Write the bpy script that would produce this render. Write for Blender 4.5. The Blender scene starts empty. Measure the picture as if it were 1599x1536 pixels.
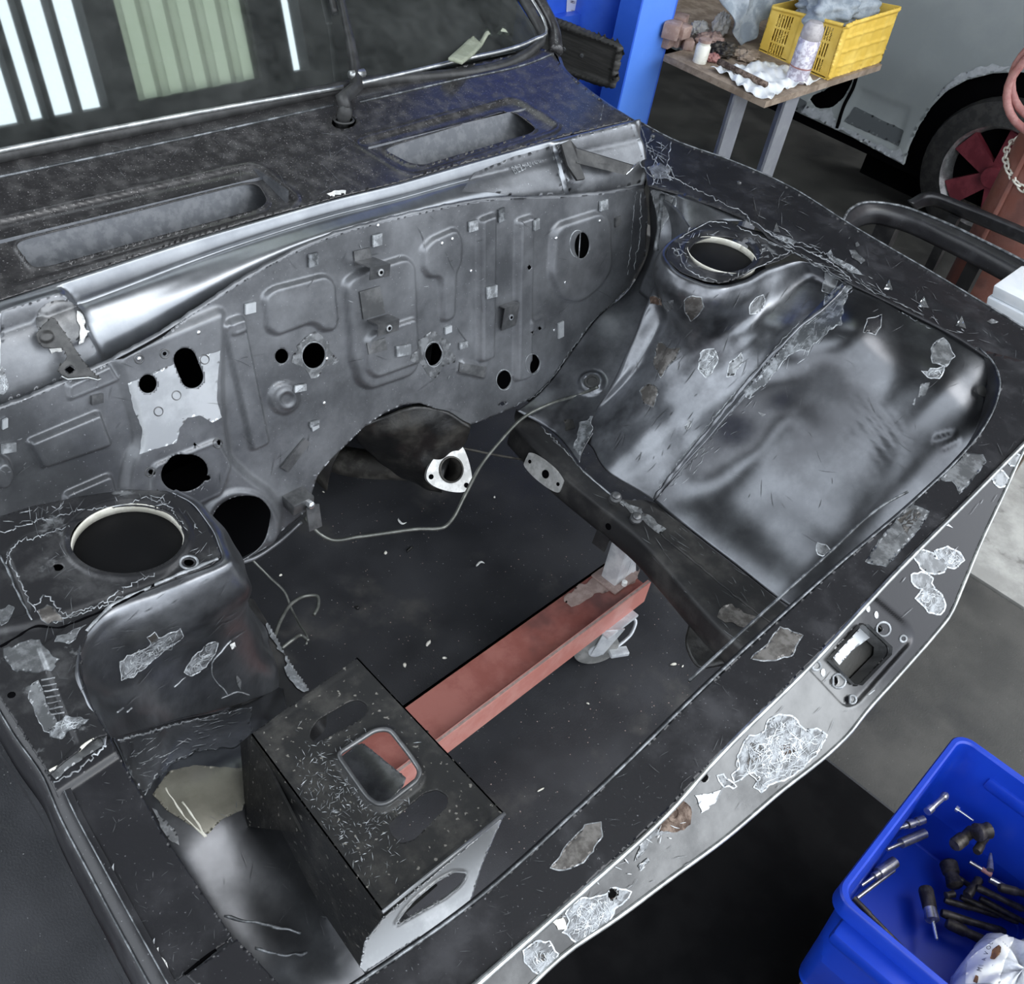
import bpy, bmesh, math, random
import numpy as np
from mathutils import Vector, Matrix
from mathutils.bvhtree import BVHTree
random.seed(7); np.random.seed(7)
scene = bpy.context.scene
COL = scene.collection

# ------------------------------------------------------------------ camera
IW, IH = 1599.0, 1536.0
CX, CY = IW/2, IH/2
F = 1593.41                                   # focal length in pixels
VLONG = np.array([-1780-CX, -1222-CY]); VTRAN = np.array([2600-CX, -290-CY])
def _n(v): return v/np.linalg.norm(v)
AY = _n(np.array([VLONG[0], -VLONG[1], -F]))   # car's long axis seen from the camera
AX = _n(np.array([VTRAN[0], -VTRAN[1], -F]))   # car's cross axis
AZ = np.cross(AX, AY)
MW = np.array([AX, AY, AZ])                    # camera -> world
EYE = np.array([0.0, 0.0, 1.75])
cam = bpy.data.cameras.new('camera'); camo = bpy.data.objects.new('camera', cam); COL.objects.link(camo)
cam.sensor_fit = 'HORIZONTAL'; cam.sensor_width = 36.0; cam.lens = 36.0*F/IW
cam.clip_start = 0.02; cam.clip_end = 200
m4 = Matrix([list(MW[0])+[EYE[0]], list(MW[1])+[EYE[1]], list(MW[2])+[EYE[2]], [0,0,0,1]])
camo.matrix_world = m4
scene.camera = camo

# ------------------------------------------------------------------ light
SKY = 3.6
w = bpy.data.worlds.new('World'); scene.world = w; w.use_nodes = True
nt = w.node_tree; nt.nodes.clear()
wo = nt.nodes.new('ShaderNodeOutputWorld'); bg = nt.nodes.new('ShaderNodeBackground')
tc = nt.nodes.new('ShaderNodeTexCoord'); sx = nt.nodes.new('ShaderNodeSeparateXYZ'); cr = nt.nodes.new('ShaderNodeValToRGB')
nt.links.new(tc.outputs['Generated'], sx.inputs[0]); nt.links.new(sx.outputs['Z'], cr.inputs[0])
cr.color_ramp.elements[0].position = 0.0; cr.color_ramp.elements[0].color = (.42,.44,.47,1)
cr.color_ramp.elements[1].position = 0.75; cr.color_ramp.elements[1].color = (.86,.93,1.0,1)
nt.links.new(cr.outputs[0], bg.inputs[0]); bg.inputs[1].default_value = SKY
nt.links.new(bg.outputs[0], wo.inputs[0])
sun = bpy.data.lights.new('sun','SUN'); sun.energy = 1.2; sun.angle = math.radians(35); sun.color=(1,.97,.93)
suno = bpy.data.objects.new('sun', sun); COL.objects.link(suno)
suno.rotation_euler = (math.radians(34), math.radians(10), math.radians(25))
scene.view_settings.view_transform = 'Standard'; scene.view_settings.look = 'None'
scene.view_settings.gamma = 1.0; scene.view_settings.use_curve_mapping = False
scene.view_settings.exposure = 0.2

# ------------------------------------------------------------------ geometry helpers
def rays(px, py):
    px = np.asarray(px, float); py = np.asarray(py, float)
    d = np.stack([px-CX, -(py-CY), np.full_like(px, -F)], -1)
    return d @ MW.T
class Plane:
    def __init__(s, p0, n): s.p=np.array(p0,float); s.n=_n(np.array(n,float))
    def __call__(s, px, py):
        d = rays(px, py); t = ((s.p-EYE)@s.n)/(d@s.n)
        return EYE + d*t[...,None] if np.ndim(t) else EYE + d*t
def Zp(z): return Plane((0,0,z),(0,0,1))
def Xp(x): return Plane((x,0,0),(-1,0,0))
def Yp(y): return Plane((0,y,0),(0,-1,0))
def at(px, py, z): return Zp(z)(px, py)
def topx(P):
    P = np.asarray(P, float); c = (P-EYE) @ MW
    return CX+F*c[...,0]/-c[...,2], CY-F*c[...,1]/-c[...,2]
def crs(pts, n, closed=False):
    p = np.asarray(pts, float)
    if closed: p = np.vstack([p, p[:1]])
    if len(p)==2:
        t=np.linspace(0,1,n)[:,None]; return p[0]*(1-t)+p[1]*t
    seg = np.linalg.norm(np.diff(p,axis=0),axis=1)+1e-9
    s = np.r_[0,np.cumsum(seg)]; s/=s[-1]
    if closed: e0, e1 = p[-2], p[1]
    else: e0, e1 = 2*p[0]-p[1], 2*p[-1]-p[-2]
    q = np.vstack([e0,p,e1]); sq = np.r_[-(s[1]-s[0]) if not closed else s[-2]-1, s, 1+(s[-1]-s[-2]) if not closed else 1+s[1]]
    tt = np.linspace(0,1,n, endpoint=not closed)
    k = np.clip(np.searchsorted(s, tt, side='right')-1, 0, len(p)-2)
    out = np.zeros((n,p.shape[1]))
    for i,(t,j) in enumerate(zip(tt,k)):
        p0,p1,p2,p3 = q[j],q[j+1],q[j+2],q[j+3]; t0,t1,t2,t3 = sq[j],sq[j+1],sq[j+2],sq[j+3]
        m1 = ((p2-p1)/(t2-t1)+(p1-p0)/(t1-t0)-(p2-p0)/(t2-t0))*(t2-t1)
        m2 = ((p2-p1)/(t2-t1)+(p3-p2)/(t3-t2)-(p3-p1)/(t3-t1))*(t2-t1)
        h = (t-t1)/(t2-t1)
        out[i] = (2*h**3-3*h**2+1)*p1+(h**3-2*h**2+h)*m1+(-2*h**3+3*h**2)*p2+(h**3-h**2)*m2
    return out
def loft(rows, nu, nv):
    R = np.array([crs(r, nu) for r in rows])
    G = np.zeros((nv,nu,3))
    for j in range(nu): G[:,j] = crs(R[:,j], nv)
    return G
# --- 2-D distance functions in picture coordinates (negative inside)
def s_poly(P):
    P = np.asarray(P, float)
    def f(x, y):
        d = np.full(x.shape, 1e18); s = np.ones(x.shape)
        n = len(P); j = n-1
        for i in range(n):
            ex,ey = P[j]-P[i]; wx,wy = x-P[i,0], y-P[i,1]
            t = np.clip((wx*ex+wy*ey)/(ex*ex+ey*ey+1e-12),0,1)
            d = np.minimum(d,(wx-ex*t)**2+(wy-ey*t)**2)
            c1 = y>=P[i,1]; c2 = y<P[j,1]; c3 = ex*wy>ey*wx
            s = np.where((c1&c2&c3)|(~c1&~c2&~c3), -s, s); j = i
        return s*np.sqrt(d)
    return f
def s_rpoly(P, r):                               # rounded corners
    P = np.asarray(P,float); Q = crs_round(P, r); return s_poly(Q)
def crs_round(P, r, k=5):
    out=[]; n=len(P)
    for i in range(n):
        a,b,c = P[i-1],P[i],P[(i+1)%n]
        u=_n(a-b); v=_n(c-b); rr=min(r, .48*np.linalg.norm(a-b), .48*np.linalg.norm(c-b))
        p=b+u*rr; q=b+v*rr
        for t in np.linspace(0,1,k): out.append((1-t)**2*p+2*t*(1-t)*b+t*t*q)
    return np.array(out)
def s_ell(cx,cy,a,b,ang=0):
    ca,sa = math.cos(math.radians(ang)), math.sin(math.radians(ang))
    def f(x,y):
        u=(x-cx)*ca+(y-cy)*sa; v=-(x-cx)*sa+(y-cy)*ca
        k=np.sqrt((u/a)**2+(v/b)**2)+1e-9; g=np.sqrt((u/a**2)**2+(v/b**2)**2)+1e-9
        return k*(k-1)/g
    return f
def s_cap(x0,y0,x1,y1,r):
    def f(x,y):
        ex,ey=x1-x0,y1-y0; t=np.clip(((x-x0)*ex+(y-y0)*ey)/(ex*ex+ey*ey),0,1)
        return np.hypot(x-x0-ex*t,y-y0-ey*t)-r
    return f
def sm(t): t=np.clip(t,0,1); return t*t*(3-2*t)
def bump(sdf, h, wd):                            # plateau of height h with a slope wd pixels wide
    wd=wd*.78
    return lambda x,y: h*sm((wd*.5-sdf(x,y))/wd)
def bead(sdf, h, wd):                            # ridge that follows the outline
    return lambda x,y: h*sm(1-np.abs(sdf(x,y))/wd)
def addf(*fs):
    def g(x,y):
        o = np.zeros(x.shape)
        for f in fs: o = o+f(x,y)
        return o
    return g
# --- object helpers
def link(name, me, mat=None, parent=None, smooth=True):
    o = bpy.data.objects.new(name, me); COL.objects.link(o)
    if mat is not None: me.materials.append(MAT[mat] if isinstance(mat,str) else mat)
    if smooth: me.polygons.foreach_set('use_smooth', [True]*len(me.polygons))
    if parent is not None:
        o.parent = parent
        if parent.type=='EMPTY': o.matrix_parent_inverse = Matrix.Translation(-parent.location)
    return o
def mesh(name, V, Fc, mat, parent=None, smooth=True):
    me = bpy.data.meshes.new(name); me.from_pydata([tuple(v) for v in V], [], [tuple(int(i) for i in f) for f in Fc]); me.update()
    return link(name, me, mat, parent, smooth)
def thing(name, label, cat, loc=(0,0,0), group=None):
    o = bpy.data.objects.new(name, None); COL.objects.link(o); o.empty_display_size=.05
    o.location = loc; tag(o,label,cat,group); return o
def tag(o, label, cat=None, group=None, kind=None):
    if label: o['label']=label
    if cat: o['category']=cat
    if group: o['group']=group
    if kind: o['kind']=kind
    return o
def auto(o, ang=35):
    me=o.data; 
    try: me.set_sharp_from_angle(angle=math.radians(ang))
    except Exception: pass
    return o
def solid(o, t, off=-1):
    m=o.modifiers.new('thickness','SOLIDIFY'); m.thickness=t; m.offset=off; return o
def gridmesh(name, G, mat, parent=None, disp=None, flip=False, keep=None):
    nv,nu,_ = G.shape; G=G.copy()
    if disp is not None:
        du=np.gradient(G,axis=1); dv=np.gradient(G,axis=0); N=np.cross(du,dv); N/=np.linalg.norm(N,axis=-1,keepdims=True)+1e-12
        s=np.sign(np.sum((EYE-G)*N,-1,keepdims=True)); N*=np.sign(np.median(s)) or 1
        x,y=topx(G); G=G+N*disp(x,y)[...,None]
    idx=np.arange(nv*nu).reshape(nv,nu)
    q=np.stack([idx[:-1,:-1],idx[:-1,1:],idx[1:,1:],idx[1:,:-1]],-1)
    c=(G[:-1,:-1]+G[1:,1:])/2; n=np.cross(G[:-1,1:]-G[:-1,:-1],G[1:,:-1]-G[:-1,:-1])
    if np.median(np.sum((EYE-c)*n,-1))<0: q=q[...,::-1]
    if flip: q=q[...,::-1]
    q=q.reshape(-1,4)
    if keep is not None:
        x,y=topx(c); q=q[keep(x,y).reshape(-1)]
    return mesh(name,G.reshape(-1,3),q,mat,parent)
def biggest(faces):
    par={}
    def find(a):
        while par[a]!=a: par[a]=par[par[a]]; a=par[a]
        return a
    for f in faces:
        for i in f: par.setdefault(i,i)
        r=find(f[0])
        for i in f[1:]:
            q=find(i)
            if q!=r: par[q]=r
    cnt={}
    for f in faces: r=find(f[0]); cnt[r]=cnt.get(r,0)+1
    if len(cnt)<2: return faces
    k=max(cnt,key=cnt.get); return [f for f in faces if find(f[0])==k]
def panel(name, surf, outline, mat, parent=None, holes=(), relief=None, step=3.0, thick=0.0, off=0.0, normal=None, smooth=True):
    """sheet cut to an outline with holes, lying on a surface of the scene"""
    O=np.asarray(outline,float); so=s_poly(O)
    x0,y0=O.min(0)-step; x1,y1=O.max(0)+step
    X,Y=np.meshgrid(np.arange(x0,x1+step,step),np.arange(y0,y1+step,step))
    def sd(x,y):
        d=so(x,y)
        for h in holes: d=np.maximum(d,-h(x,y))
        return d
    d=sd(X,Y); mk=np.abs(d)<.62*step
    xm,ym,dm_=X[mk],Y[mk],d[mk]
    for _ in range(2):
        e=.5; gx=(sd(xm+e,ym)-sd(xm-e,ym))/(2*e); gy=(sd(xm,ym+e)-sd(xm,ym-e))/(2*e); g2=gx*gx+gy*gy+1e-6
        xm=xm-np.clip(dm_*gx/g2,-step*.6,step*.6); ym=ym-np.clip(dm_*gy/g2,-step*.6,step*.6); dm_=sd(xm,ym)
    X[mk]=xm; Y[mk]=ym; d[mk]=dm_
    ins=(d<0)|mk
    nv,nu=X.shape; idx=np.arange(nv*nu).reshape(nv,nu)
    a,b,c,e_=idx[:-1,:-1],idx[:-1,1:],idx[1:,1:],idx[1:,:-1]
    ia,ib,ic,ie=ins[:-1,:-1],ins[:-1,1:],ins[1:,1:],ins[1:,:-1]
    dm=sd((X[:-1,:-1]+X[1:,1:])/2,(Y[:-1,:-1]+Y[1:,1:])/2)
    faces=[]
    allm=ia&ib&ic&ie&(dm<.2*step)
    for r in np.stack([e_,c,b,a],-1)[allm]: faces.append(tuple(r))
    for quad,msk in (((e_,c,b),ie&ic&ib&~ia),((a,e_,c),ia&ie&ic&~ib),((b,a,e_),ib&ia&ie&~ic),((c,b,a),ic&ib&ia&~ie)):
        for r in np.stack(quad,-1)[msk]: faces.append(tuple(r))
    faces=biggest(faces)
    used=np.unique(np.array([i for f in faces for i in f])) if faces else np.array([],int)
    re=-np.ones(nv*nu,int); re[used]=np.arange(len(used))
    px=X.reshape(-1)[used]; py=Y.reshape(-1)[used]
    if isinstance(surf,Plane):
        V=surf(px,py); N=surf.n*np.sign((EYE-surf.p)@surf.n)
        N=np.broadcast_to(N,V.shape)
    else:
        V,N,ok=surf(px,py)
        bad=np.where(~ok)[0]
        if len(bad):
            bs=set(int(i) for i in used[bad]); faces=[f for f in faces if not any(i in bs for i in f)]; faces=biggest(faces)
    h=np.full(len(used),off)
    if relief is not None: h=h+relief(px,py)
    V=V+N*h[:,None]
    fs=[tuple(re[i] for i in f) for f in faces]; u2=sorted(set(i for f in fs for i in f)); r2={a:b for b,a in enumerate(u2)}
    o=mesh(name,V[u2] if u2 else V[:0],[tuple(r2[i] for i in f) for f in fs],mat,parent,smooth)
    if thick: solid(o,thick)
    return o
class Cast:
    """casts picture points onto finished sheets"""
    def __init__(s,*objs):
        V=[];Fs=[];k=0
        for o in objs:
            V+= [v.co.copy() for v in o.data.vertices]; Fs+=[tuple(i+k for i in p.vertices) for p in o.data.polygons]; k=len(V)
        s.t=BVHTree.FromPolygons(V,Fs)
    def one(s,x,y):
        d=rays(x,y); l,n,i,_=s.t.ray_cast(Vector(EYE),Vector(d/np.linalg.norm(d)))
        if l is None: return None,None
        if n.dot(Vector(EYE)-l)<0: n=-n
        return np.array(l),np.array(n)
    def __call__(s,px,py):
        V=np.zeros((len(px),3));N=np.zeros((len(px),3));ok=np.zeros(len(px),bool)
        for i,(x,y) in enumerate(zip(px,py)):
            l,n=s.one(x,y)
            if l is not None: V[i]=l;N[i]=n;ok[i]=True
        return V,N,ok
def jag(P, amp, sub=6):
    P=np.asarray(P,float); out=[]
    for i in range(len(P)):
        a,b=P[i],P[(i+1)%len(P)]; L=np.linalg.norm(b-a); k=max(1,int(L/sub))
        for t in np.linspace(0,1,k,endpoint=False): out.append(a+(b-a)*t+np.random.normal(0,amp,2))
    return np.array(out)
def grow(P, g):
    P=np.asarray(P,float); n=len(P); A=0.5*np.sum(P[:,0]*np.roll(P[:,1],-1)-np.roll(P[:,0],-1)*P[:,1])
    out=[]
    for i in range(n):
        t=_n(P[(i+1)%n]-P[i-1]+1e-9); nn=np.array([t[1],-t[0]])*(1 if A>0 else -1); out.append(P[i]+nn*g)
    return np.array(out)
def patch(name, P, surf, mat, parent, amp=1.0, edge=None, ew=2.2, off=.0008, step=3.2):
    Q=jag(P,amp)
    if edge: panel(name+'_edge',surf,grow(Q,ew),edge,parent,step=step,off=off*.6)
    o=panel(name,surf,Q,mat,parent,step=step,off=off)
    if mat=='scoured' and parent.type=='MESH':
        A=np.ptp(np.asarray(P,float),axis=0); scratches(P,surf,int(5+A[0]*A[1]/130),6,.35*max(A)+6,.9,'ground_edge',o if parent.parent is None else parent,bend=.55,name='grinder_marks',off=off+.0005,seed=int(A[0]*7+A[1]),seg=6)
    return o
def scratches(P, surf, n, lmin, lmax, wpx, mat, parent, ang=None, bend=.07, name='scratches', off=.0016, seed=1, seg=4):
    """fine marks too small to pick apart, one mesh"""
    rn=np.random.RandomState(seed); P=np.asarray(P,float); sd=s_poly(P); lo,hi=P.min(0),P.max(0); V=[];Fc=[]; k=0; tries=0
    cand=lo+(hi-lo)*rn.rand(n*14,2); cand=cand[sd(cand[:,0],cand[:,1])<-1]
    for c in cand:
        if k>=n: break
        a=(rn.uniform(0,math.pi) if ang is None else math.radians(ang+rn.normal(0,14))); L_=rn.uniform(lmin,lmax); w=wpx*.62*rn.uniform(.5,1.3); pts=[]; p=c.copy()
        for i in range(seg+1): pts.append(p.copy()); p=p+np.array([math.cos(a),math.sin(a)])*L_/seg; a+=rn.normal(0,bend)
        pa_=np.array(pts)
        if sd(pa_[-1:,0],pa_[-1:,1])[0]>0: continue
        base=len(V); ok=True; row=[]
        for i,q in enumerate(pts):
            t=pts[min(i+1,seg)]-pts[max(i-1,0)]; t=t/(np.linalg.norm(t)+1e-9); nrm=np.array([-t[1],t[0]])*w*math.sin(math.pi*(i+.35)/(seg+.7))
            for q2 in (q+nrm,q-nrm):
                if isinstance(surf,Plane): l=surf(*q2); nn=surf.n*np.sign((EYE-surf.p)@surf.n)
                else: l,nn=surf.one(*q2)
                if l is None: ok=False; break
                row.append(l+nn*off)
            if not ok: break
        if not ok or max(np.linalg.norm(row[i]-row[i-2]) for i in range(2,len(row)))>.05: continue
        V+=row; Fc+=[(base+2*i,base+2*i+1,base+2*i+3,base+2*i+2) for i in range(seg)]; k+=1
    if not V: return None
    o=mesh(name,V,Fc,mat,parent,False); o['kind']='stuff'; return o
def tube(name, pts, r, mat, parent=None, sides=8, closed=False, n=None, caps=True):
    p=np.asarray(pts,float)
    if n: p=crs(p,n,closed)
    k=len(p); rr=np.broadcast_to(np.asarray(r,float),(k,)) if np.ndim(r)==0 else np.interp(np.linspace(0,1,k),np.linspace(0,1,len(r)),r)
    T=np.gradient(p,axis=0) if not closed else (np.roll(p,-1,0)-np.roll(p,1,0)); T/=np.linalg.norm(T,axis=1,keepdims=True)+1e-12
    u=np.cross(T[0],[0,0,1.0]); 
    if np.linalg.norm(u)<1e-3: u=np.cross(T[0],[1.0,0,0])
    u=_n(u); V=[]
    for i in range(k):
        u=_n(u-T[i]*(u@T[i])); v=np.cross(T[i],u)
        for a in np.linspace(0,2*math.pi,sides,endpoint=False): V.append(p[i]+rr[i]*(math.cos(a)*u+math.sin(a)*v))
    Fc=[]
    m=k if closed else k-1
    for i in range(m):
        for j in range(sides):
            a=i*sides+j;b=i*sides+(j+1)%sides;c=((i+1)%k)*sides+(j+1)%sides;d=((i+1)%k)*sides+j
            Fc.append((a,b,c,d))
    if caps and not closed: Fc.append(tuple(range(sides))[::-1]); Fc.append(tuple((k-1)*sides+j for j in range(sides)))
    return mesh(name,V,Fc,mat,parent)
def seam(name, P, surf, r, mat, parent, n=None, wob=.6):
    P=np.asarray(P,float); jg=name in ('scraped_line','sealer_line','weld_seam') and mat!='rail_black'
    if jg: n=max(4,int(np.sum(np.linalg.norm(np.diff(P,axis=0),axis=1))/3.5)); r=min(r,.0026)*.55; wob=max(wob,1.0)
    n=n or max(4,int(np.sum(np.linalg.norm(np.diff(P,axis=0),axis=1))/9))
    q=crs(P,n)+np.random.normal(0,wob,(n,2)); pts=[]
    for x,y in q:
        if isinstance(surf,Plane): pts.append(surf(x,y))
        else:
            l,_=surf.one(x,y)
            if l is not None: pts.append(l)
    if len(pts)<2: return None
    rr=r*np.random.uniform(.55,1.25,len(pts))
    return tube(name,pts,rr,mat,parent,sides=5 if jg else 6,n=None if jg else len(pts)*2)
def lathe(name, prof, axis_p, axis_d, mat, parent=None, seg=24, caps=True):
    """prof: list of (distance along the axis, radius)"""
    d=_n(np.asarray(axis_d,float)); u=np.cross(d,[0,0,1.0])
    if np.linalg.norm(u)<1e-3: u=np.array([1.0,0,0])
    u=_n(u); v=np.cross(d,u); V=[];Fc=[]
    for (t,r) in prof:
        for a in np.linspace(0,2*math.pi,seg,endpoint=False): V.append(np.asarray(axis_p)+d*t+r*(math.cos(a)*u+math.sin(a)*v))
    for i in range(len(prof)-1):
        for j in range(seg): Fc.append((i*seg+j,(i+1)*seg+j,(i+1)*seg+(j+1)%seg,i*seg+(j+1)%seg))
    if caps: Fc.append(tuple(range(seg))); Fc.append(tuple((len(prof)-1)*seg+j for j in range(seg))[::-1])
    o=mesh(name,V,Fc,mat,parent)
    bm=bmesh.new(); bm.from_mesh(o.data); bmesh.ops.recalc_face_normals(bm,faces=bm.faces); bm.to_mesh(o.data); bm.free()
    return auto(o,40)
def box(name, lo, hi, mat, parent=None, bev=.003, rot=None, taper=None, seg=2):
    """box between two corners; rot=(axis angle z, pivot)"""
    bm=bmesh.new(); bmesh.ops.create_cube(bm,size=1)
    lo=np.array(lo,float);hi=np.array(hi,float);c=(lo+hi)/2;s=hi-lo
    for v in bm.verts:
        v.co=Vector((v.co.x*s[0],v.co.y*s[1],v.co.z*s[2]))
        if taper and v.co.z<0: v.co.x*=taper; v.co.y*=taper
    if bev: bmesh.ops.bevel(bm,geom=bm.edges[:],offset=min(bev,min(s)*.45),segments=seg,affect='EDGES',profile=.5)
    R=rot if isinstance(rot,Matrix) else (Matrix.Rotation(rot,3,'Z') if rot else Matrix.Identity(3))
    for v in bm.verts: v.co=R@v.co+Vector(c)
    me=bpy.data.meshes.new(name); bm.to_mesh(me); bm.free()
    return auto(link(name,me,mat,parent),30)
def slab(name, pts, depth, mat, parent=None, holes=None):
    """polygon of 3-D points (flat) given a thickness vector"""
    n=len(pts); V=[tuple(p) for p in pts]+[tuple(np.asarray(p)+np.asarray(depth)) for p in pts]
    Fc=[tuple(range(n)),tuple(range(n,2*n))[::-1]]+[(i,i+n,(i+1)%n+n,(i+1)%n) for i in range(n)]
    o=mesh(name,V,Fc,mat,parent,False)
    bm=bmesh.new(); bm.from_mesh(o.data); bmesh.ops.recalc_face_normals(bm,faces=bm.faces); bm.to_mesh(o.data); bm.free()
    return o

# ------------------------------------------------------------------ materials
MAT={}
def M(name,c1,c2=None,scale=6.,lo=.42,hi=.62,rough=.45,rough2=None,metal=0.,bump=0.,bscale=80.,speck=None,spscale=220.,spth=.63,coat=0.,spec=.5,stretch=None,c3=None,s3=1.5,lo3=.5,hi3=.65,emit=None):
    m=bpy.data.materials.new(name); m.use_nodes=True; t=m.node_tree; b=t.nodes['Principled BSDF']
    L=t.links.new; tcn=t.nodes.new('ShaderNodeTexCoord'); vec=tcn.outputs['Object']
    if stretch:
        mp=t.nodes.new('ShaderNodeMapping'); mp.inputs['Scale'].default_value=stretch; L(vec,mp.inputs[0]); vec=mp.outputs[0]
    def noise(s,det=6,rg=.6):
        n=t.nodes.new('ShaderNodeTexNoise'); n.inputs['Scale'].default_value=s; n.inputs['Detail'].default_value=det; n.inputs['Roughness'].default_value=rg; L(vec,n.inputs['Vector']); return n.outputs['Fac']
    def ramp(s,a,bb):
        r=t.nodes.new('ShaderNodeMapRange'); r.interpolation_type='SMOOTHSTEP'; r.inputs[1].default_value=a; r.inputs[2].default_value=bb; L(s,r.inputs[0]); return r.outputs[0]
    def mix(f,A,B):
        x=t.nodes.new('ShaderNodeMix'); x.data_type='RGBA'; L(f,x.inputs[0])
        for sock,val in ((x.inputs[6],A),(x.inputs[7],B)):
            if isinstance(val,tuple): sock.default_value=val+(1,)
            else: L(val,sock)
        return x.outputs[2]
    b.inputs['Roughness'].default_value=rough; b.inputs['Metallic'].default_value=metal; b.inputs['Specular IOR Level'].default_value=spec
    b.inputs['Coat Weight'].default_value=coat; b.inputs['Coat Roughness'].default_value=.12
    col=c1
    if c2 is not None:
        f=ramp(noise(scale,8,.65),lo,hi); col=mix(f,c1,c2)
        if rough2 is not None:
            r=t.nodes.new('ShaderNodeMapRange'); r.inputs[3].default_value=rough; r.inputs[4].default_value=rough2; L(f,r.inputs[0]); L(r.outputs[0],b.inputs['Roughness'])
    if c3 is not None: col=mix(ramp(noise(s3,5,.6),lo3,hi3),col,c3)
    if speck is not None: col=mix(ramp(noise(spscale,2,.5),spth,spth+.05),col,speck)
    if isinstance(col,tuple): b.inputs['Base Color'].default_value=col+(1,)
    else: L(col,b.inputs['Base Color'])
    if bump:
        bn=t.nodes.new('ShaderNodeBump'); bn.inputs['Strength'].default_value=bump; bn.inputs['Distance'].default_value=.002; L(noise(bscale,4,.6),bn.inputs['Height']); L(bn.outputs[0],b.inputs['Normal'])
    if emit: b.inputs['Emission Color'].default_value=emit[0]+(1,); b.inputs['Emission Strength'].default_value=emit[1]
    MAT[name]=m; return m
M('firewall_metal',(.1,.104,.112),(.25,.258,.272),scale=7,lo=.3,hi=.75,rough=.33,rough2=.46,metal=.55,bump=.1,bscale=160,speck=(.34,.35,.37),spscale=300,spth=.7,c3=(.075,.078,.085),s3=3,lo3=.5,hi3=.75)
M('dusty_black',(.026,.025,.026),(.085,.082,.081),scale=40,lo=.42,hi=.8,rough=.3,rough2=.6,metal=.1,bump=.12,bscale=200,speck=(.26,.25,.25),spscale=420,spth=.66,coat=.3)
M('ledge_black',(.012,.012,.014),(.032,.032,.036),scale=12,lo=.45,hi=.75,rough=.36,rough2=.5,bump=.1,bscale=220,speck=(.12,.12,.13),spscale=350,spth=.7)
M('arch_gloss',(.10,.103,.111),(.16,.166,.178),scale=14,lo=.35,hi=.75,rough=.28,rough2=.34,metal=.92,bump=.05,bscale=60,c3=(.065,.066,.071),s3=5,lo3=.45,hi3=.8)
M('tower_metal',(.12,.125,.135),(.3,.31,.33),scale=7,lo=.35,hi=.75,rough=.28,rough2=.42,metal=.85,bump=.1,bscale=90,c3=(.045,.045,.05),s3=4.5,lo3=.48,hi3=.7)
M('tower_top',(.02,.02,.022),(.075,.075,.077),scale=14,lo=.48,hi=.7,rough=.45,metal=.3,bump=.15,bscale=200,c3=(.16,.165,.17),s3=22,lo3=.6,hi3=.68)
M('cowl_face',(.22,.232,.25),(.34,.355,.375),scale=5,lo=.35,hi=.65,rough=.28,rough2=.36,metal=.85,bump=.04)
M('nose_face',(.09,.09,.09),(.27,.27,.266),scale=4,lo=.35,hi=.7,rough=.23,rough2=.32,metal=.95,bump=.06,bscale=90,c3=(.3,.28,.23),s3=7,lo3=.62,hi3=.74)
M('rail_black',(.013,.013,.014),(.05,.048,.046),scale=10,lo=.45,hi=.7,rough=.5,metal=.2,bump=.2,bscale=120)
M('greasy_black',(.008,.008,.008),(.045,.042,.036),scale=14,lo=.45,hi=.75,rough=.35,rough2=.6,bump=.5,bscale=90)
M('bracket_metal',(.09,.092,.095),(.19,.192,.195),scale=14,rough=.36,metal=.55,bump=.1)
M('box_black',(.016,.016,.016),(.05,.048,.044),scale=26,lo=.45,hi=.7,rough=.5,metal=.2,bump=.2,bscale=200,speck=(.2,.19,.17),spscale=150,spth=.66)
M('box_silver',(.34,.35,.36),(.54,.55,.56),scale=9,rough=.36,metal=.7,bump=.08)
M('ground_edge',(.4,.42,.44),(.72,.75,.77),scale=90,rough=.5,metal=.25)
M('bare_brown',(.085,.078,.072),(.19,.18,.17),scale=40,rough=.45,metal=.45)
M('bare_grey',(.14,.145,.15),(.3,.31,.32),scale=50,rough=.4,metal=.55)
M('scoured',(.1,.103,.107),(.4,.42,.44),scale=55,lo=.36,hi=.68,rough=.42,metal=.4,bump=.3,bscale=300,stretch=(1,2.2,1))
M('sealer',(.2,.21,.22),(.46,.48,.5),scale=60,rough=.5,metal=.4)
M('scuff',(.08,.083,.088),(.15,.155,.163),scale=40,rough=.45,metal=.4)
M('hinge_dark',(.03,.03,.03),(.07,.069,.067),scale=20,rough=.4,metal=.4,bump=.1)
M('dim_seam',(.07,.075,.08),(.26,.275,.29),scale=50,rough=.45,metal=.4)
M('bright_metal',(.62,.64,.66),(.8,.82,.83),scale=40,rough=.22,metal=.9)
M('white_paint',(.8,.8,.78),(.6,.6,.58),scale=60,rough=.6)
M('cream_edge',(.62,.6,.52),(.8,.78,.7),scale=40,rough=.5)
M('rust',(.05,.028,.018),(.19,.14,.11),scale=70,rough=.8,bump=.6,bscale=200)
M('olive_reflection',(.13,.125,.1),(.2,.19,.155),scale=7,rough=.35,metal=.3)
M('light_plate',(.5,.52,.54),(.66,.68,.7),scale=10,rough=.36,metal=.45,bump=.06)
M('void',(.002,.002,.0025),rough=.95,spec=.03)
M('cabin_dark',(.01,.01,.011),(.03,.03,.03),scale=6,rough=.8)
M('rubber',(.02,.02,.02),(.045,.045,.045),scale=20,rough=.5)
M('chrome_trim',(.34,.35,.35),(.6,.62,.62),scale=30,rough=.3,metal=.8)
M('flange_steel',(.42,.42,.41),(.6,.6,.59),scale=50,rough=.45,metal=.6)
M('pipe_dark',(.03,.028,.025),(.09,.085,.075),scale=25,rough=.6,metal=.3)
M('brake_pipe',(.11,.115,.105),(.19,.195,.18),scale=30,rough=.4,metal=.6)
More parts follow.
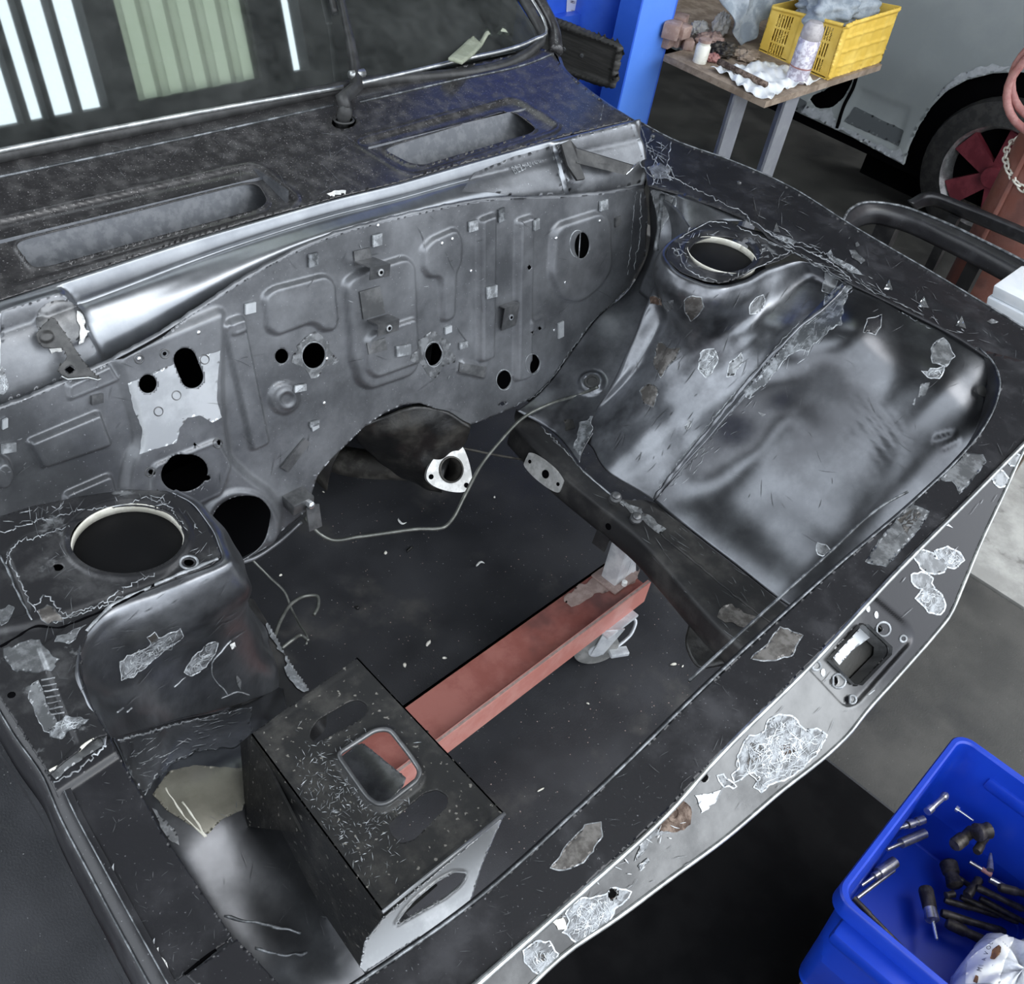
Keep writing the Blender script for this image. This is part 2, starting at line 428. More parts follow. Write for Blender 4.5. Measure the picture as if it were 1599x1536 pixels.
M('floor_dark',(.016,.017,.020),(.036,.037,.042),scale=3,lo=.35,hi=.7,rough=.55,rough2=.75,bump=.4,bscale=260,speck=(.3,.3,.3),spscale=170,spth=.715,c3=(.065,.063,.06),s3=5,lo3=.56,hi3=.75)
M('floor_grey',(.034,.033,.03),(.066,.063,.057),scale=5,lo=.35,hi=.7,rough=.6,rough2=.75,bump=.35,bscale=220,speck=(.15,.15,.14),spscale=160,spth=.72,c3=(.02,.02,.02),s3=3,lo3=.5,hi3=.7)
M('shadow_black',(.003,.003,.0035),(.0055,.0055,.006),scale=9,rough=.95,bump=.2,bscale=200,spec=.1)
M('duct_metal',(.1,.105,.115),(.15,.155,.165),scale=50,rough=.36,rough2=.46,metal=.6,bump=.1,bscale=120)
M('floor_concrete',(.26,.255,.24),(.42,.415,.39),scale=9,lo=.35,hi=.7,rough=.75,bump=.3,bscale=200,c3=(.16,.155,.145),s3=14,lo3=.58,hi3=.72)
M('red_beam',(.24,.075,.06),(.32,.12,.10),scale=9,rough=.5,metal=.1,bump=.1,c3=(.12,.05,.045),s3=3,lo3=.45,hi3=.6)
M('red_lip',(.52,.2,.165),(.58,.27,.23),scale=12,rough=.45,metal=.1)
M('dusty_top',(.26,.19,.17),(.34,.26,.235),scale=60,rough=.7)
M('zinc',(.55,.57,.6),(.72,.74,.76),scale=30,rough=.35,metal=.35)
M('wheel_grey',(.16,.16,.155),(.26,.255,.245),scale=30,rough=.6)
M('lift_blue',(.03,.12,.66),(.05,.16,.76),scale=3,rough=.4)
M('lift_blue_lit',(.1,.27,.86),(.12,.3,.9),scale=3,rough=.42)  # lighter copy of lift_blue; light on the front face put into the colour
M('pad_rubber',(.035,.034,.032),(.06,.058,.054),scale=30,rough=.6,stretch=(.3,.3,6))
M('tub_blue',(.004,.033,.36),(.007,.045,.43),scale=4,rough=.35,spec=.5)
M('crate_yellow',(.75,.5,.08),(.85,.6,.13),scale=12,rough=.5)
M('cloth_grey',(.25,.29,.33),(.38,.42,.46),scale=25,rough=.9,bump=.5,bscale=300)
M('cloth_white',(.62,.6,.55),(.75,.73,.68),scale=25,rough=.9)
M('paper',(.72,.74,.74),(.85,.86,.86),scale=20,rough=.8)
M('can_body',(.42,.38,.45),(.7,.68,.74),scale=70,lo=.45,hi=.55,rough=.35,metal=.3)
M('can_cap',(.35,.32,.33),(.5,.47,.47),scale=40,rough=.4)
M('brick_dust',(.3,.2,.165),(.4,.29,.25),scale=40,rough=.9,bump=.4)
M('wood_top',(.2,.15,.11),(.33,.26,.2),scale=20,rough=.8,bump=.3)
M('leg_steel',(.3,.31,.34),(.38,.39,.41),scale=10,rough=.45,metal=.4)
M('car_grey',(.26,.285,.285),(.3,.325,.322),scale=2,rough=.4,coat=.2)
M('car_grey_dark',(.09,.1,.105),rough=.5)
M('car_primer',(.33,.35,.37),(.42,.44,.46),scale=30,rough=.6)
M('tyre',(.015,.015,.015),(.035,.034,.032),scale=30,rough=.75,bump=.3)
M('wheel_red',(.1,.012,.02),(.15,.025,.035),scale=20,rough=.45)
M('cylinder_rust',(.2,.075,.055),(.27,.12,.095),scale=10,rough=.55,bump=.2,c3=(.14,.06,.05),s3=5)
M('hose_red',(.3,.12,.11),(.38,.19,.17),scale=40,rough=.5)
M('tray_white',(.74,.78,.82),(.82,.85,.88),scale=10,rough=.45)
M('brown_card',(.06,.042,.03),(.12,.09,.065),scale=12,rough=.85)
M('tool_dark',(.03,.026,.022),(.08,.07,.06),scale=60,rough=.5,metal=.5)
M('tool_steel',(.4,.39,.37),(.62,.61,.58),scale=60,rough=.28,metal=.9)
M('bag_film',(.6,.62,.66),(.32,.33,.4),scale=14,rough=.2,coat=.4)
M('bag_print',(.86,.86,.84),rough=.4)
M('ink',(.04,.04,.045),rough=.6)
M('ink_brown',(.17,.08,.035),rough=.6)
M('olive_panel',(.2,.24,.17),rough=.7)
M('label_white',(.78,.8,.82),rough=.5)
M('strap_olive',(.25,.27,.2),(.33,.35,.27),scale=30,rough=.8)
M('roof_dark',(.03,.032,.034),(.05,.05,.052),scale=2,rough=.8)

# nose face: bare bright steel, dark reflection painted into the right end
_m=MAT['nose_face']; _t=_m.node_tree; _b=_t.nodes['Principled BSDF']; _src=_b.inputs['Base Color'].links[0].from_socket
_tc=_t.nodes.new('ShaderNodeTexCoord'); _sx=_t.nodes.new('ShaderNodeSeparateXYZ'); _no=_t.nodes.new('ShaderNodeTexNoise'); _no.inputs['Scale'].default_value=9; _no.inputs['Detail'].default_value=6
_ad=_t.nodes.new('ShaderNodeMath'); _ad.operation='MULTIPLY_ADD'; _ad.inputs[1].default_value=.5; _mr=_t.nodes.new('ShaderNodeMapRange'); _mr.interpolation_type='SMOOTHSTEP'; _mr.inputs[1].default_value=1.15; _mr.inputs[2].default_value=1.35
_mx=_t.nodes.new('ShaderNodeMix'); _mx.data_type='RGBA'; _mx.inputs[7].default_value=(.045,.045,.048,1)
_t.links.new(_tc.outputs['Object'],_sx.inputs[0]); _t.links.new(_tc.outputs['Object'],_no.inputs['Vector']); _t.links.new(_no.outputs['Fac'],_ad.inputs[0]); _t.links.new(_sx.outputs['X'],_ad.inputs[2]); _t.links.new(_ad.outputs[0],_mr.inputs[0]); _t.links.new(_mr.outputs[0],_mx.inputs[0]); _t.links.new(_src,_mx.inputs[6]); _t.links.new(_mx.outputs[2],_b.inputs['Base Color'])

# ------------------------------------------------------------------ the place
def struct(o,label=None): o['kind']='structure'; return o
def boxes(name, L, mat, parent=None):
    first=None
    for lo,hi in L:
        x0,y0,z0=lo; x1,y1,z1=hi
        V=[(x0,y0,z0),(x1,y0,z0),(x1,y1,z0),(x0,y1,z0),(x0,y0,z1),(x1,y0,z1),(x1,y1,z1),(x0,y1,z1)]
        Fc=[(0,3,2,1),(4,5,6,7),(0,1,5,4),(1,2,6,5),(2,3,7,6),(3,0,4,7)]
        o=mesh(name,V,Fc,mat,parent,False)
        if parent is None: o['kind']='structure'
        first=first or o
    return first
struct(boxes('floor',[((-6,-6,-.1),(1.55,9,0)),((1.55,.45,-.1),(2.36,9,0))],'floor_dark'))
struct(boxes('floor',[((1.55,-6,-.1),(2.36,.45,0)),((2.36,-6,-.1),(2.375,9,-.012))],'floor_grey'))
struct(boxes('floor',[((2.375,-6,-.1),(3.0,.95,0)),((3.0,-6,-.1),(9,.95,0))],'floor_concrete'))
struct(boxes('floor',[((2.375,.95,-.1),(9,9,0))],'floor_grey'))
mt_=box('shadow_sheet',(-.3,-1.1,0),(1.54,.42,.006),'shadow_black',None,.002); tag(mt_,'black sheet painting the shadow on the floor in front of the car nose','shadow sheet')  # black sheet stands in for the shadow on the floor before the nose
fl=[]
for x0,x1 in ((2.55,2.75),(3.05,3.12)): fl.append(((x0,.95,0),(x1,6,.004)))
struct(boxes('floor',fl,'floor_concrete'))
RZ=4.5  # ceiling outline and left-rear opening shaped to steer reflections on the inner wing
struct(boxes('ceiling',[((-6,-1.2,RZ),(-.9,1.3,RZ+.1)),((-.9,-1.2,RZ),(1.86,8,RZ+.1)),((1.86,-1.2,RZ),(9,1.14,RZ+.1)),((1.86,3.2,RZ),(9,8,RZ+.1)),((2.44,1.14,RZ),(2.6,3.2,RZ+.1)),((3.34,1.14,RZ),(3.55,3.2,RZ+.1)),((3.66,1.14,RZ),(9,3.2,RZ+.1)),
  ((2.0,1.14,RZ-.03),(2.035,3.2,RZ+.05)),((2.12,1.14,RZ-.03),(2.15,3.2,RZ+.05)),((2.27,1.14,RZ-.03),(2.29,3.2,RZ+.05))],'roof_dark'))
m=bpy.data.materials.new('roof_sheet'); m.use_nodes=True; t=m.node_tree; b=t.nodes['Principled BSDF']
tr=t.nodes.new('ShaderNodeBsdfTranslucent'); tr.inputs[0].default_value=(.36,.39,.29,1); t.links.new(tr.outputs[0],t.nodes['Material Output'].inputs[0]); MAT['roof_sheet']=m
xs=[];zs=[]
for i in range(5):
    x=2.6+i*.148
    for dx,dz in ((0,0),(.05,0),(.06,.035),(.138,.035)): xs.append(x+dx); zs.append(RZ+.03+dz)
xs.append(3.34); zs.append(RZ+.03)
G=np.array([[(x,y,z) for x,z in zip(xs,zs)] for y in (1.1,3.25)])
struct(gridmesh('ceiling',G,'roof_sheet')).data.polygons.foreach_set('use_smooth',[False]*(len(xs)-1))
struct(boxes('light_block_right',[((8.9,-1.2,0),(9,8,RZ))],'roof_dark'))  # unseen wall added to keep the right wing ledge dark
struct(boxes('wall_back',[((-5,7.9,0),(9,8,RZ))],'roof_dark'))

# ------------------------------------------------------------------ the car shell
car=thing('car_body','stripped black car body with an empty engine bay and scraped bare patches','car',(1.016,.8,0))
KF=.22
FW=Plane((0,1.1,.85),(0,-1,KF)); COWL=Plane((0,1.203,.95),(0,-.2,1)); LEDGE=Plane((0,.25,.83),(0,-.05,1))
WIND=Plane((0,1.45,1.0),(0,-.7,1)); NTOP=Plane((0,.24,.83),(0,-.06,1)); NFACE=Plane((0,.178,.826),(0,-1,1))
TT=Zp(.85)

# --- firewall
fw_top=[(-150,690),(-60,655),(0,638),(80,606),(150,575),(250,522),(330,470),(400,425),(450,398),(500,375),(550,358),(600,345),(700,322),(760,312),(800,309),(850,308),(900,305),(950,300),(1006,292)]
fw_out=fw_top+[(1012,330),(1008,400),(985,445),(960,470),(930,497),(890,550),(862,590),(835,618),(800,637),(765,652),(735,663),(712,668),(694,655),(676,636),(655,629),(630,632),(600,645),(568,667),(545,690),(518,716),(496,742),(487,770),(484,792),(462,812),(430,836),(398,862),(366,880),(330,888),(250,900),(100,960),(-150,1010)]
h_fw=[s_ell(224,595,14,14.5),s_cap(282,557,293,584,18),s_ell(279,732,37,29,-12),s_poly(crs([(322,812),(333,788),(365,770),(395,770),(410,785),(412,825),(400,850),(365,872),(335,868),(325,850)],40,True)),
  s_ell(440,556,10.5,11.5),s_ell(490,555,17.5,20,15),s_ell(677,553,13,18,18),s_ell(787,593,11,15,15),s_ell(832,568,10.5,15,15),s_ell(902,381,11.5,20.5,3),s_ell(785,630,7,3,-20),
  s_ell(334,686,4.5,3.5),s_ell(229,732,4.5,4),s_ell(315,740,5,4),s_ell(298,689,3,3),s_ell(820,415,3,4.5),s_ell(825,516,2.5,3.5),s_ell(841,512,2.5,3.5)]
E_=lambda P,h,wd,r=8: addf(bump(s_rpoly(P,r),h*1.15,wd),bead(s_rpoly(P,r),.0022,4.0))
col_poly=[(178,560),(186,545),(346,480),(344,600),(348,660),(356,715),(385,742),(420,765),(438,800),(430,838),(366,882),(300,892),(232,850),(200,800),(190,760),(198,715),(214,690),(208,650)]
rel=addf(bump(s_rpoly(col_poly,14),.012,22),
  E_([(346,505),(377,494),(417,690),(392,701)],.008,7,5), E_([(354,500),(374,493),(378,512),(358,520)],.004,5,4),
  E_([(410,462),(424,450),(505,429),(518,440),(524,500),(519,513),(501,514),(493,505),(480,502),(430,521),(416,513)],.008,10,8),
  E_([(536,440),(556,424),(630,401),(643,412),(650,565),(641,582),(575,605),(558,596),(546,555)],.010,10,10),
  E_([(564,527),(575,516),(640,494),(647,560),(580,584),(568,576)],.006,8,6),
  E_([(658,388),(672,373),(708,357),(718,372),(717,408),(709,424),(706,494),(690,501),(687,442),(683,429),(668,431),(659,418)],.008,9,6),
  E_([(747,343),(770,334),(768,556),(747,564)],.010,7,4), E_([(807,344),(829,337),(826,586),(803,594)],.010,7,4),
  E_([(862,362),(872,350),(935,330),(949,346),(951,420),(932,448),(903,470),(874,465),(857,428)],.010,12,12),
  E_([(44,688),(152,643),(170,692),(66,727)],.010,9,4), E_([(105,600),(168,570),(182,592),(108,622)],.006,6,3),
  bump(s_ell(443,621,23,24),.006,8), bead(s_ell(444,621,13,13),.004,5), E_([(100,770),(170,740),(185,790),(100,815)],.008,8,6),
  E_([(232,722),(330,682),(352,720),(338,765),(285,790),(225,775)],.004,6,8),
  bead(s_ell(367,822,56,58),.006,8), E_([(720,563),(758,572),(755,589),(715,580)],.004,4,2), E_([(824,500),(848,492),(850,512),(826,520)],.003,3,2),
  bump(s_ell(-2,735,16,22),.02,12))
fw=panel('firewall',FW,fw_out,'firewall_metal',car,h_fw,rel,step=2.6,thick=.0015)
cFW=Cast(fw)
# flange along the top of the firewall
q=crs(np.array(fw_top,float),160); tp=FW(q[:,0],q[:,1])
jt=np.random.normal(0,.0007,(len(tp),1))*np.array([[0,0,1.0]]); G=np.array([tp+np.array([0,-.001,0]),tp+jt+np.array([0,.001,.003]),tp+jt+np.array([0,.004,.003]),tp+np.array([0,.0045,-.04])])
gridmesh('top_flange',G,'firewall_metal',fw)
# bare light plate and marks on the pedal column
patch('bare_plate',[(200,598),(260,572),(344,547),(340,585),(338,625),(346,652),(330,660),(312,648),(292,652),(280,668),(276,690),(218,709),(222,668),(208,636)],cFW,'light_plate',fw,.5,step=3)
def ringpx(name,cx,cy,r,tw,surf,mat,par,sides=7,n=18,ar=1.0):
    P=[]
    for a in np.linspace(0,2*math.pi,n,endpoint=False):
        x,y=cx+r*math.cos(a),cy+r*ar*math.sin(a)
        if isinstance(surf,Plane): P.append(surf(x,y))
        else:
            l,_=surf.one(x,y)
            if l is not None: P.append(l)
    return tube(name,P,tw,mat,par,sides,True) if len(P)>4 else None
def stud(name,cx,cy,r,h,surf,mat,par):
    l,nn=(surf(cx,cy),surf.n*np.sign((EYE-surf.p)@surf.n)) if isinstance(surf,Plane) else surf.one(cx,cy)
    if l is None: return None
    return lathe(name,[(-.001,r),(h*.6,r),(h,r*.6)],l,nn,mat,par,10)
for x,y in ((257,552),(319,561),(275,617),(217,560),(247,642),(340,692),(234,737),(320,745)): ringpx('threaded_hole',x,y,7,.0013,cFW,'bracket_metal',fw)
for x,y in ((257,552),(319,561),(275,617)): stud('hole',x,y,.003,.0006,cFW,'void',fw)
for x,y in ((690,380),(706,373),(510,560),(506,629),(697,515),(868,372),(936,345),(882,441),(735,423),(865,515),(310,519),(217,560),(590,352)): stud('rivet',x,y,.0032,.0025,cFW,'bright_metal',fw)
for x,y in ((490,555),(677,553)):                       # ground halo round two of the openings
    patch('ground_halo',[(x+ (32+8*math.sin(5*a))*math.cos(a), y+(30+7*math.cos(4*a))*math.sin(a)) for a in np.linspace(0,2*math.pi,26,endpoint=False)],cFW,'bare_grey',fw,1.2,step=3)
for (x,y,a,b) in ((490,555,19,21.5),(677,553,14,19.5),(902,381,12.5,21.5),(787,593,12,16),(832,568,11.5,16)):
    ringpx('hole_rim',x,y,a,.0012,cFW,'sealer',fw,ar=b/a,n=26)
# clip nuts: little folded tabs
def tabpx(name,P,surf,mat,par,lift=.006):
    pts=[]
    for x,y in P:
        l,nn=surf.one(x,y)
        if l is None: return
        pts.append(l+nn*.001)
    nn=surf.one(*np.mean(P,0))[1]
    return slab(name,pts,nn*lift,mat,par)
for (x,y,wd,hh) in ((487,405,14,20),(357,464,14,18),(389,480,16,16),(587,374,14,18),(766,455,16,18),(628,546,22,16),(781,335,9,20),(941,320,12,16),(963,345,8,14),(836,350,8,16),(737,352,14,16),(698,514,10,10),(874,514,8,24),(722,538,12,10),(150,622,18,14),(12,698,22,14),(6,660,8,14),(467,605,18,10),(489,660,14,8)):
    tabpx('clip',[(x-wd/2,y-hh/2+2),(x+wd/2,y-hh/2-2),(x+wd/2,y+hh/2-2),(x-wd/2,y+hh/2+2)],cFW,random.choice(['sealer','bracket_metal','dim_seam','light_plate']),fw,.004)
tabpx('strip',[(436,728),(474,683),(482,690),(448,736)],cFW,'bracket_metal',fw,.004)
tabpx('strip',[(717,565),(757,573),(754,588),(715,579)],cFW,'bracket_metal',fw,.003)
tabpx('strip',[(484,664),(495,658),(496,666),(486,672)],cFW,'light_plate',fw,.004)
# Z brackets and the long back plate behind them
tabpx('bracket_foot',[(551,392),(576,386),(580,410),(553,414)],cFW,'bracket_metal',fw,.002)
def zbr(p0,p1,out,drop):
    a=FW(*p0); b=FW(*p1); n=FW.n; dn=np.array([0,.0,-1.0]); o=n*out
    g=np.array([[a,b],[a+o*.5,b+o*.5],[a+o,b+o],[a+o+dn*drop*.5,b+o+dn*drop*.5],[a+o+dn*drop,b+o+dn*drop]])
    ob=gridmesh('z_bracket',g,'bracket_metal',fw); solid(ob,.002,0); ob.data.polygons.foreach_set('use_smooth',[False]*len(ob.data.polygons))
    c=(a+b)/2+o+dn*drop*.5; lathe('bolt_hole',[(0,.006),(.002,.006),(.0022,.003)],c+n*.0012,n,'bright_metal',fw,12)
    lathe('hole',[(0,.003),(.0006,.003)],c+n*.0034,n,'void',fw,10); return ob
zbr((552,408),(583,402),.042,.022); zbr((566,497),(599,488),.04,.022)
tabpx('back_plate',[(560,455),(592,446),(600,488),(566,498)],cFW,'bracket_metal',fw,.002)
tabpx('back_plate',[(572,535),(600,527),(603,545),(575,553)],cFW,'bracket_metal',fw,.002)
g=zbr((779,478),(802,470),.016,.05)
# lower mount bracket by the tunnel edge, with the loose clip
l=FW(458,775); nn=FW.n
box('mount_bracket',l+np.array([-.022,-.03,-.012]),l+np.array([.022,.004,.012]),'bracket_metal',fw,.003)
lathe('bolt',[(0,.007),(.012,.007),(.014,.004)],l+nn*.03+np.array([.008,0,-.004]),nn,'bright_metal',fw,6)
c=l+nn*.03+np.array([.012,-.004,-.02]); slab('tab',[c+np.array([-.012,0,.012]),c+np.array([.012,-.004,.012]),c+np.array([.014,-.012,-.035]),c+np.array([-.012,-.01,-.035])],(0,-.003,0),'bracket_metal',fw)
# stamped number and seams
seam('weld_seam',[(800,636),(835,618),(862,590),(890,550),(930,497),(960,470),(990,440)],FW,.003,'dim_seam',fw)
seam('weld_seam',[(993,300),(988,350),(980,430)],FW,.004,'dim_seam',fw); seam('weld_seam',[(1000,300),(1000,360),(990,420)],FW,.003,'sealer',fw)

# --- cabin behind, so that the openings show a dark interior
cab=boxes('cabin_shell',[((.3,1.16,.2),(.32,3.2,.9)),((1.70,1.16,.2),(1.72,3.2,.9)),((.2,3.18,.2),(1.88,3.2,1.45)),((.3,1.5,.18),(.93,3.2,.2)),((1.31,1.5,.18),(1.72,3.2,.2)),((.2,2.2,1.43),(1.88,3.2,1.46)),((.2,2.2,.95),(.22,3.2,1.45)),((1.86,2.2,.95),(1.88,3.2,1.45))],'cabin_dark',car)
boxes('shade_plate',[((.3,1.22,.3),(.93,1.23,.86)),((1.31,1.22,.3),(1.95,1.23,.86)),((.52,1.12,.33),(.82,1.13,.6)),((.93,1.22,.58),(1.31,1.23,.86))],'void',car)  # added black plates put shade behind the firewall openings
box('dashboard',(.3,1.5,.8),(1.8,1.75,.985),'cabin_dark',car,.03)
for x in (.42,1.2): box('seat_back',(x,2.1,.4),(x+.45,2.25,1.15),'cabin_dark',car,.05)
# --- transmission tunnel
G=[]
for y,r,zc in ((1.02,.16,.38),(1.2,.155,.38),(1.5,.15,.37),(2.2,.14,.34)):
    G.append([(1.12+r*math.cos(a),y+.11,zc+r*math.sin(a)) for a in np.linspace(0,math.pi,32)])
solid(gridmesh('tunnel',np.array(G),'greasy_black',car),.003,1)
# gearbox cover below the arch
body=loft([[np.array(at(x,y,z)) for x,y,z in r] for r in (
  [(560,668,.54),(600,650,.56),(640,636,.58),(690,640,.56),(735,668,.52)],
  [(556,685,.50),(600,675,.53),(645,665,.545),(700,670,.52),(728,690,.48)],
  [(575,705,.45),(610,700,.48),(650,695,.49),(690,705,.47),(705,715,.44)],
  [(610,735,.40),(640,735,.42),(660,735,.43),(680,745,.41),(690,755,.40)],
  [(640,752,.36),(655,758,.37),(670,765,.37),(680,768,.37),(690,770,.36)])],40,40)
solid(gridmesh('gearbox_cover',body,'greasy_black',car,disp=lambda x,y:.0015*np.sin(x*.13+y*.07)*np.cos(y*.11-x*.05)),.01)
# exhaust downpipe with its three-hole flange
fc=at(703,733,.43); fd=_n(np.array([-.18,-.75,.62])); uu=_n(np.cross(fd,[0,0,1.0])); vv=np.cross(uu,fd)
if vv[2]<0: vv=-vv
ex=tube('exhaust_pipe',[fc-fd*.004,fc-fd*.05,fc-fd*.1+np.array([-.02,.04,-.01]),fc+np.array([-.07,.22,-.1]),fc+np.array([-.08,.5,-.13])],.031,'pipe_dark',car,20,n=30,caps=False)
def flange(name,c,d,u,v,R,hole,bolts,th,mat,par,shape=3):
    bm=bmesh.new(); out=[]; N=72
    for i in range(N):
        a=2*math.pi*i/N; k=max(0,math.cos(shape*(a-bolts)/1.0))
        tt_=((a-bolts+math.pi/3)%(2*math.pi/3))-math.pi/3; tt_=math.pi/3-abs(tt_); rr=1/((1/(R*1.06/math.cos(tt_*.93)))**7+(1/(R*1.4))**7)**(1/7); out.append((math.cos(a)*rr,math.sin(a)*rr))
    fr=[bm.verts.new(Vector(c+d*th/2+u*x+v*y)) for x,y in out]; bk=[bm.verts.new(Vector(c-d*th/2+u*x+v*y)) for x,y in out]
    fi=[bm.verts.new(Vector(c+d*th/2+u*math.cos(2*math.pi*i/N)*hole+v*math.sin(2*math.pi*i/N)*hole)) for i in range(N)]
    bi=[bm.verts.new(Vector(c-d*th/2+u*math.cos(2*math.pi*i/N)*hole+v*math.sin(2*math.pi*i/N)*hole)) for i in range(N)]
    for i in range(N):
        j=(i+1)%N; bm.faces.new((fr[i],fr[j],fi[j],fi[i])); bm.faces.new((bk[j],bk[i],bi[i],bi[j])); bm.faces.new((fr[j],fr[i],bk[i],bk[j])); bm.faces.new((fi[i],fi[j],bi[j],bi[i]))
    bmesh.ops.recalc_face_normals(bm,faces=bm.faces); me=bpy.data.meshes.new(name); bm.to_mesh(me); bm.free()
    return link(name,me,mat,par,False)
bolt0=math.radians(117)
fl_=flange('flange',fc,fd,uu,vv,.041,.027,bolt0,.008,'flange_steel',ex)
lathe('flange_lip',[(0,.0265),(.003,.0265),(.003,.0235),(-.004,.0235),(-.06,.0235)],fc+fd*.004,fd,'pipe_dark',ex,32,False)
lathe('bore',[(0,.0232),(.001,.0232)],fc-fd*.05,fd,'void',ex,24)
for i in range(3):
    a=bolt0+i*2*math.pi/3; c=fc+(uu*math.cos(a)+vv*math.sin(a))*.046+fd*.0042; lathe('bolt_hole',[(0,.0052),(.0008,.0052)],c,fd,'void',ex,14)
tube('hanger',[fc+np.array([.03,.02,.03]),fc+np.array([.06,.0,.02]),fc+np.array([.16,-.03,-.03]),fc+np.array([.22,-.06,-.05])],.0025,'pipe_dark',ex,6,n=14)

# --- cowl top with two air openings
cow_out=[(-150,280),(0,250),(300,190),(550,140),(845,76),(862,80),(880,108),(910,134),(950,163),(988,187),(940,198),(870,215),(700,262),(620,285),(525,308),(410,340),(300,372),(150,420),(0,468),(-150,514)]
lh=[(22,378),(40,370),(380,285),(404,285),(420,312),(405,324),(75,414),(50,416)]; rh=[(600,232),(616,224),(785,173),(806,174),(839,199),(828,207),(662,256),(640,253)]
lb=[(-40,352),(388,257),(408,262),(466,311),(450,322),(25,444),(-50,425)]; rb=[(556,222),(572,216),(795,154),(812,158),(873,196),(862,204),(650,272),(632,268)]
rel_c=addf(bump(s_rpoly(lb,10),-.006,8),bead(s_rpoly(lb,10),.003,8),bead(s_rpoly(lh,10),.004,7),bump(s_rpoly(rb,8),-.005,6),bead(s_rpoly(rb,8),.003,6),bead(s_rpoly(rh,8),.003,5))
cowl=panel('cowl_panel',COWL,cow_out,'dusty_black',car,[s_rpoly(lh,10),s_rpoly(rh,8),s_ell(537,190,19,11,-5)],rel_c,step=3,thick=.0015)
def trough(name,back,front,depth,mat):
    rows=[]
    B=COWL(*np.array(crs(np.array(back,float),24)).T); Fr=COWL(*np.array(crs(np.array(front,float),24)).T)
    for t in np.linspace(0,1,14):
        w_=B*(1-t)+Fr*t; rows.append(w_+np.array([0,0,-1.0])*(.002+depth*(1-(1-t)**2.2)))
    o=gridmesh(name,np.array(rows),mat,cowl); return o
trough('air_duct',[(-10,375),(425,270)],[(0,440),(470,320)],.09,'duct_metal')
trough('air_duct',[(575,228),(850,160)],[(610,275),(880,208)],.09,'duct_metal')
boxes('duct_end',[((.47,1.22,.88),(.475,1.3,.95)),((.93,1.23,.88),(.935,1.32,.97))],'duct_metal',cowl)
# bare spots along the lip of the opening
cCO=Cast(cowl)
patch('chipped_paint',[(510,303),(522,298),(540,298),(540,304),(520,309)],cCO,'white_paint',cowl,1,step=2.5)
patch('dusty_smear',[(930,205),(960,196),(983,190),(970,200)],cCO,'dim_seam',cowl,1,step=3)
# lip, channel face down to the firewall
lipq=crs(np.array([(-150,514),(0,468),(150,420),(300,372),(410,340),(525,308),(620,285),(700,262),(870,215),(940,198),(988,187)],float),120); lip=COWL(lipq[:,0],lipq[:,1])
xs=np.linspace(.24,1.80,240)
ly=np.interp(xs,lip[:,0],lip[:,1]); lz=np.interp(xs,lip[:,0],lip[:,2]); ty=np.interp(xs,tp[:,0],tp[:,1]); tz=np.interp(xs,tp[:,0],tp[:,2])
def row(f,dy,dz): return np.stack([xs,ly*(1-f)+ty*f+dy,lz*(1-f)+tz*f+dz],-1)
rows=[row(0,0.002,-.003),row(0,-.004,-.001),row(0,-.008,-.007),row(.1,-.004,-.016),row(.16,0,-.022),row(.22,.0,-.02),row(.45,.004,-.02),row(.7,.012,-.024),row(.88,.024,-.03),row(.92,.03,-.05)]
R_=np.array(rows); G=np.zeros((60,240,3))
for j in range(240): G[:,j]=crs(R_[:,j],60)
lplate=[(-200,560),(0,480),(92,452),(108,462),(120,490),(150,545),(168,572),(120,600),(0,650),(-200,730)]; rplate=[(862,222),(990,190),(1015,250),(1000,300),(905,312),(880,280)]
ch=gridmesh('cowl_channel',G,'cowl_face',car,disp=addf(bump(s_rpoly(lplate,10),.014,12),bump(s_rpoly(rplate,6),.006,8),bump(s_ell(95,503,42,36,20),.004,6),bump(s_rpoly([(860,235),(880,225),(905,270),(905,292),(880,285)],8),.003,5)))
solid(ch,.0015); cCH=Cast(ch,fw)
patch('dull_plate',[(2,486),(92,458),(108,470),(122,500),(150,548),(110,585),(0,630)],cCH,'firewall_metal',ch,.3,step=4,off=.0006)
patch('dull_plate',[(800,245),(862,228),(872,262),(880,305),(800,307),(770,300),(720,300),(740,270)],cCH,'firewall_metal',ch,.3,step=4,off=.0006)
patch('dull_plate',[(905,210),(985,192),(1005,250),(1000,285),(940,300),(890,304),(880,270),(870,228)],cCH,'firewall_metal',ch,.3,step=4,off=.0006)
patch('oval_plate',[(95+38*math.cos(a)*1.0-8*math.sin(a),503+33*math.sin(a)+10*math.cos(a)) for a in np.linspace(0,2*math.pi,28,endpoint=False)],cCH,'bracket_metal',ch,.2,edge=None,off=.0015)
patch('chipped_paint',[(118,488),(128,492),(132,508),(134,520),(128,532),(120,535),(126,515)],cCH,'white_paint',ch,1.2,step=2.5,off=.003)
patch('chipped_paint',[(73,545),(98,540),(96,548),(78,552)],cCH,'white_paint',ch,1.0,step=2.5,off=.003)
patch('foil_label',[(-10,575),(4,572),(14,605),(4,616),(-12,612)],cCH,'scoured',ch,.4,step=2.5,off=.002)
seam('seam',[(858,228),(866,250),(875,280),(882,305)],cCH,.0015,'dim_seam',ch)
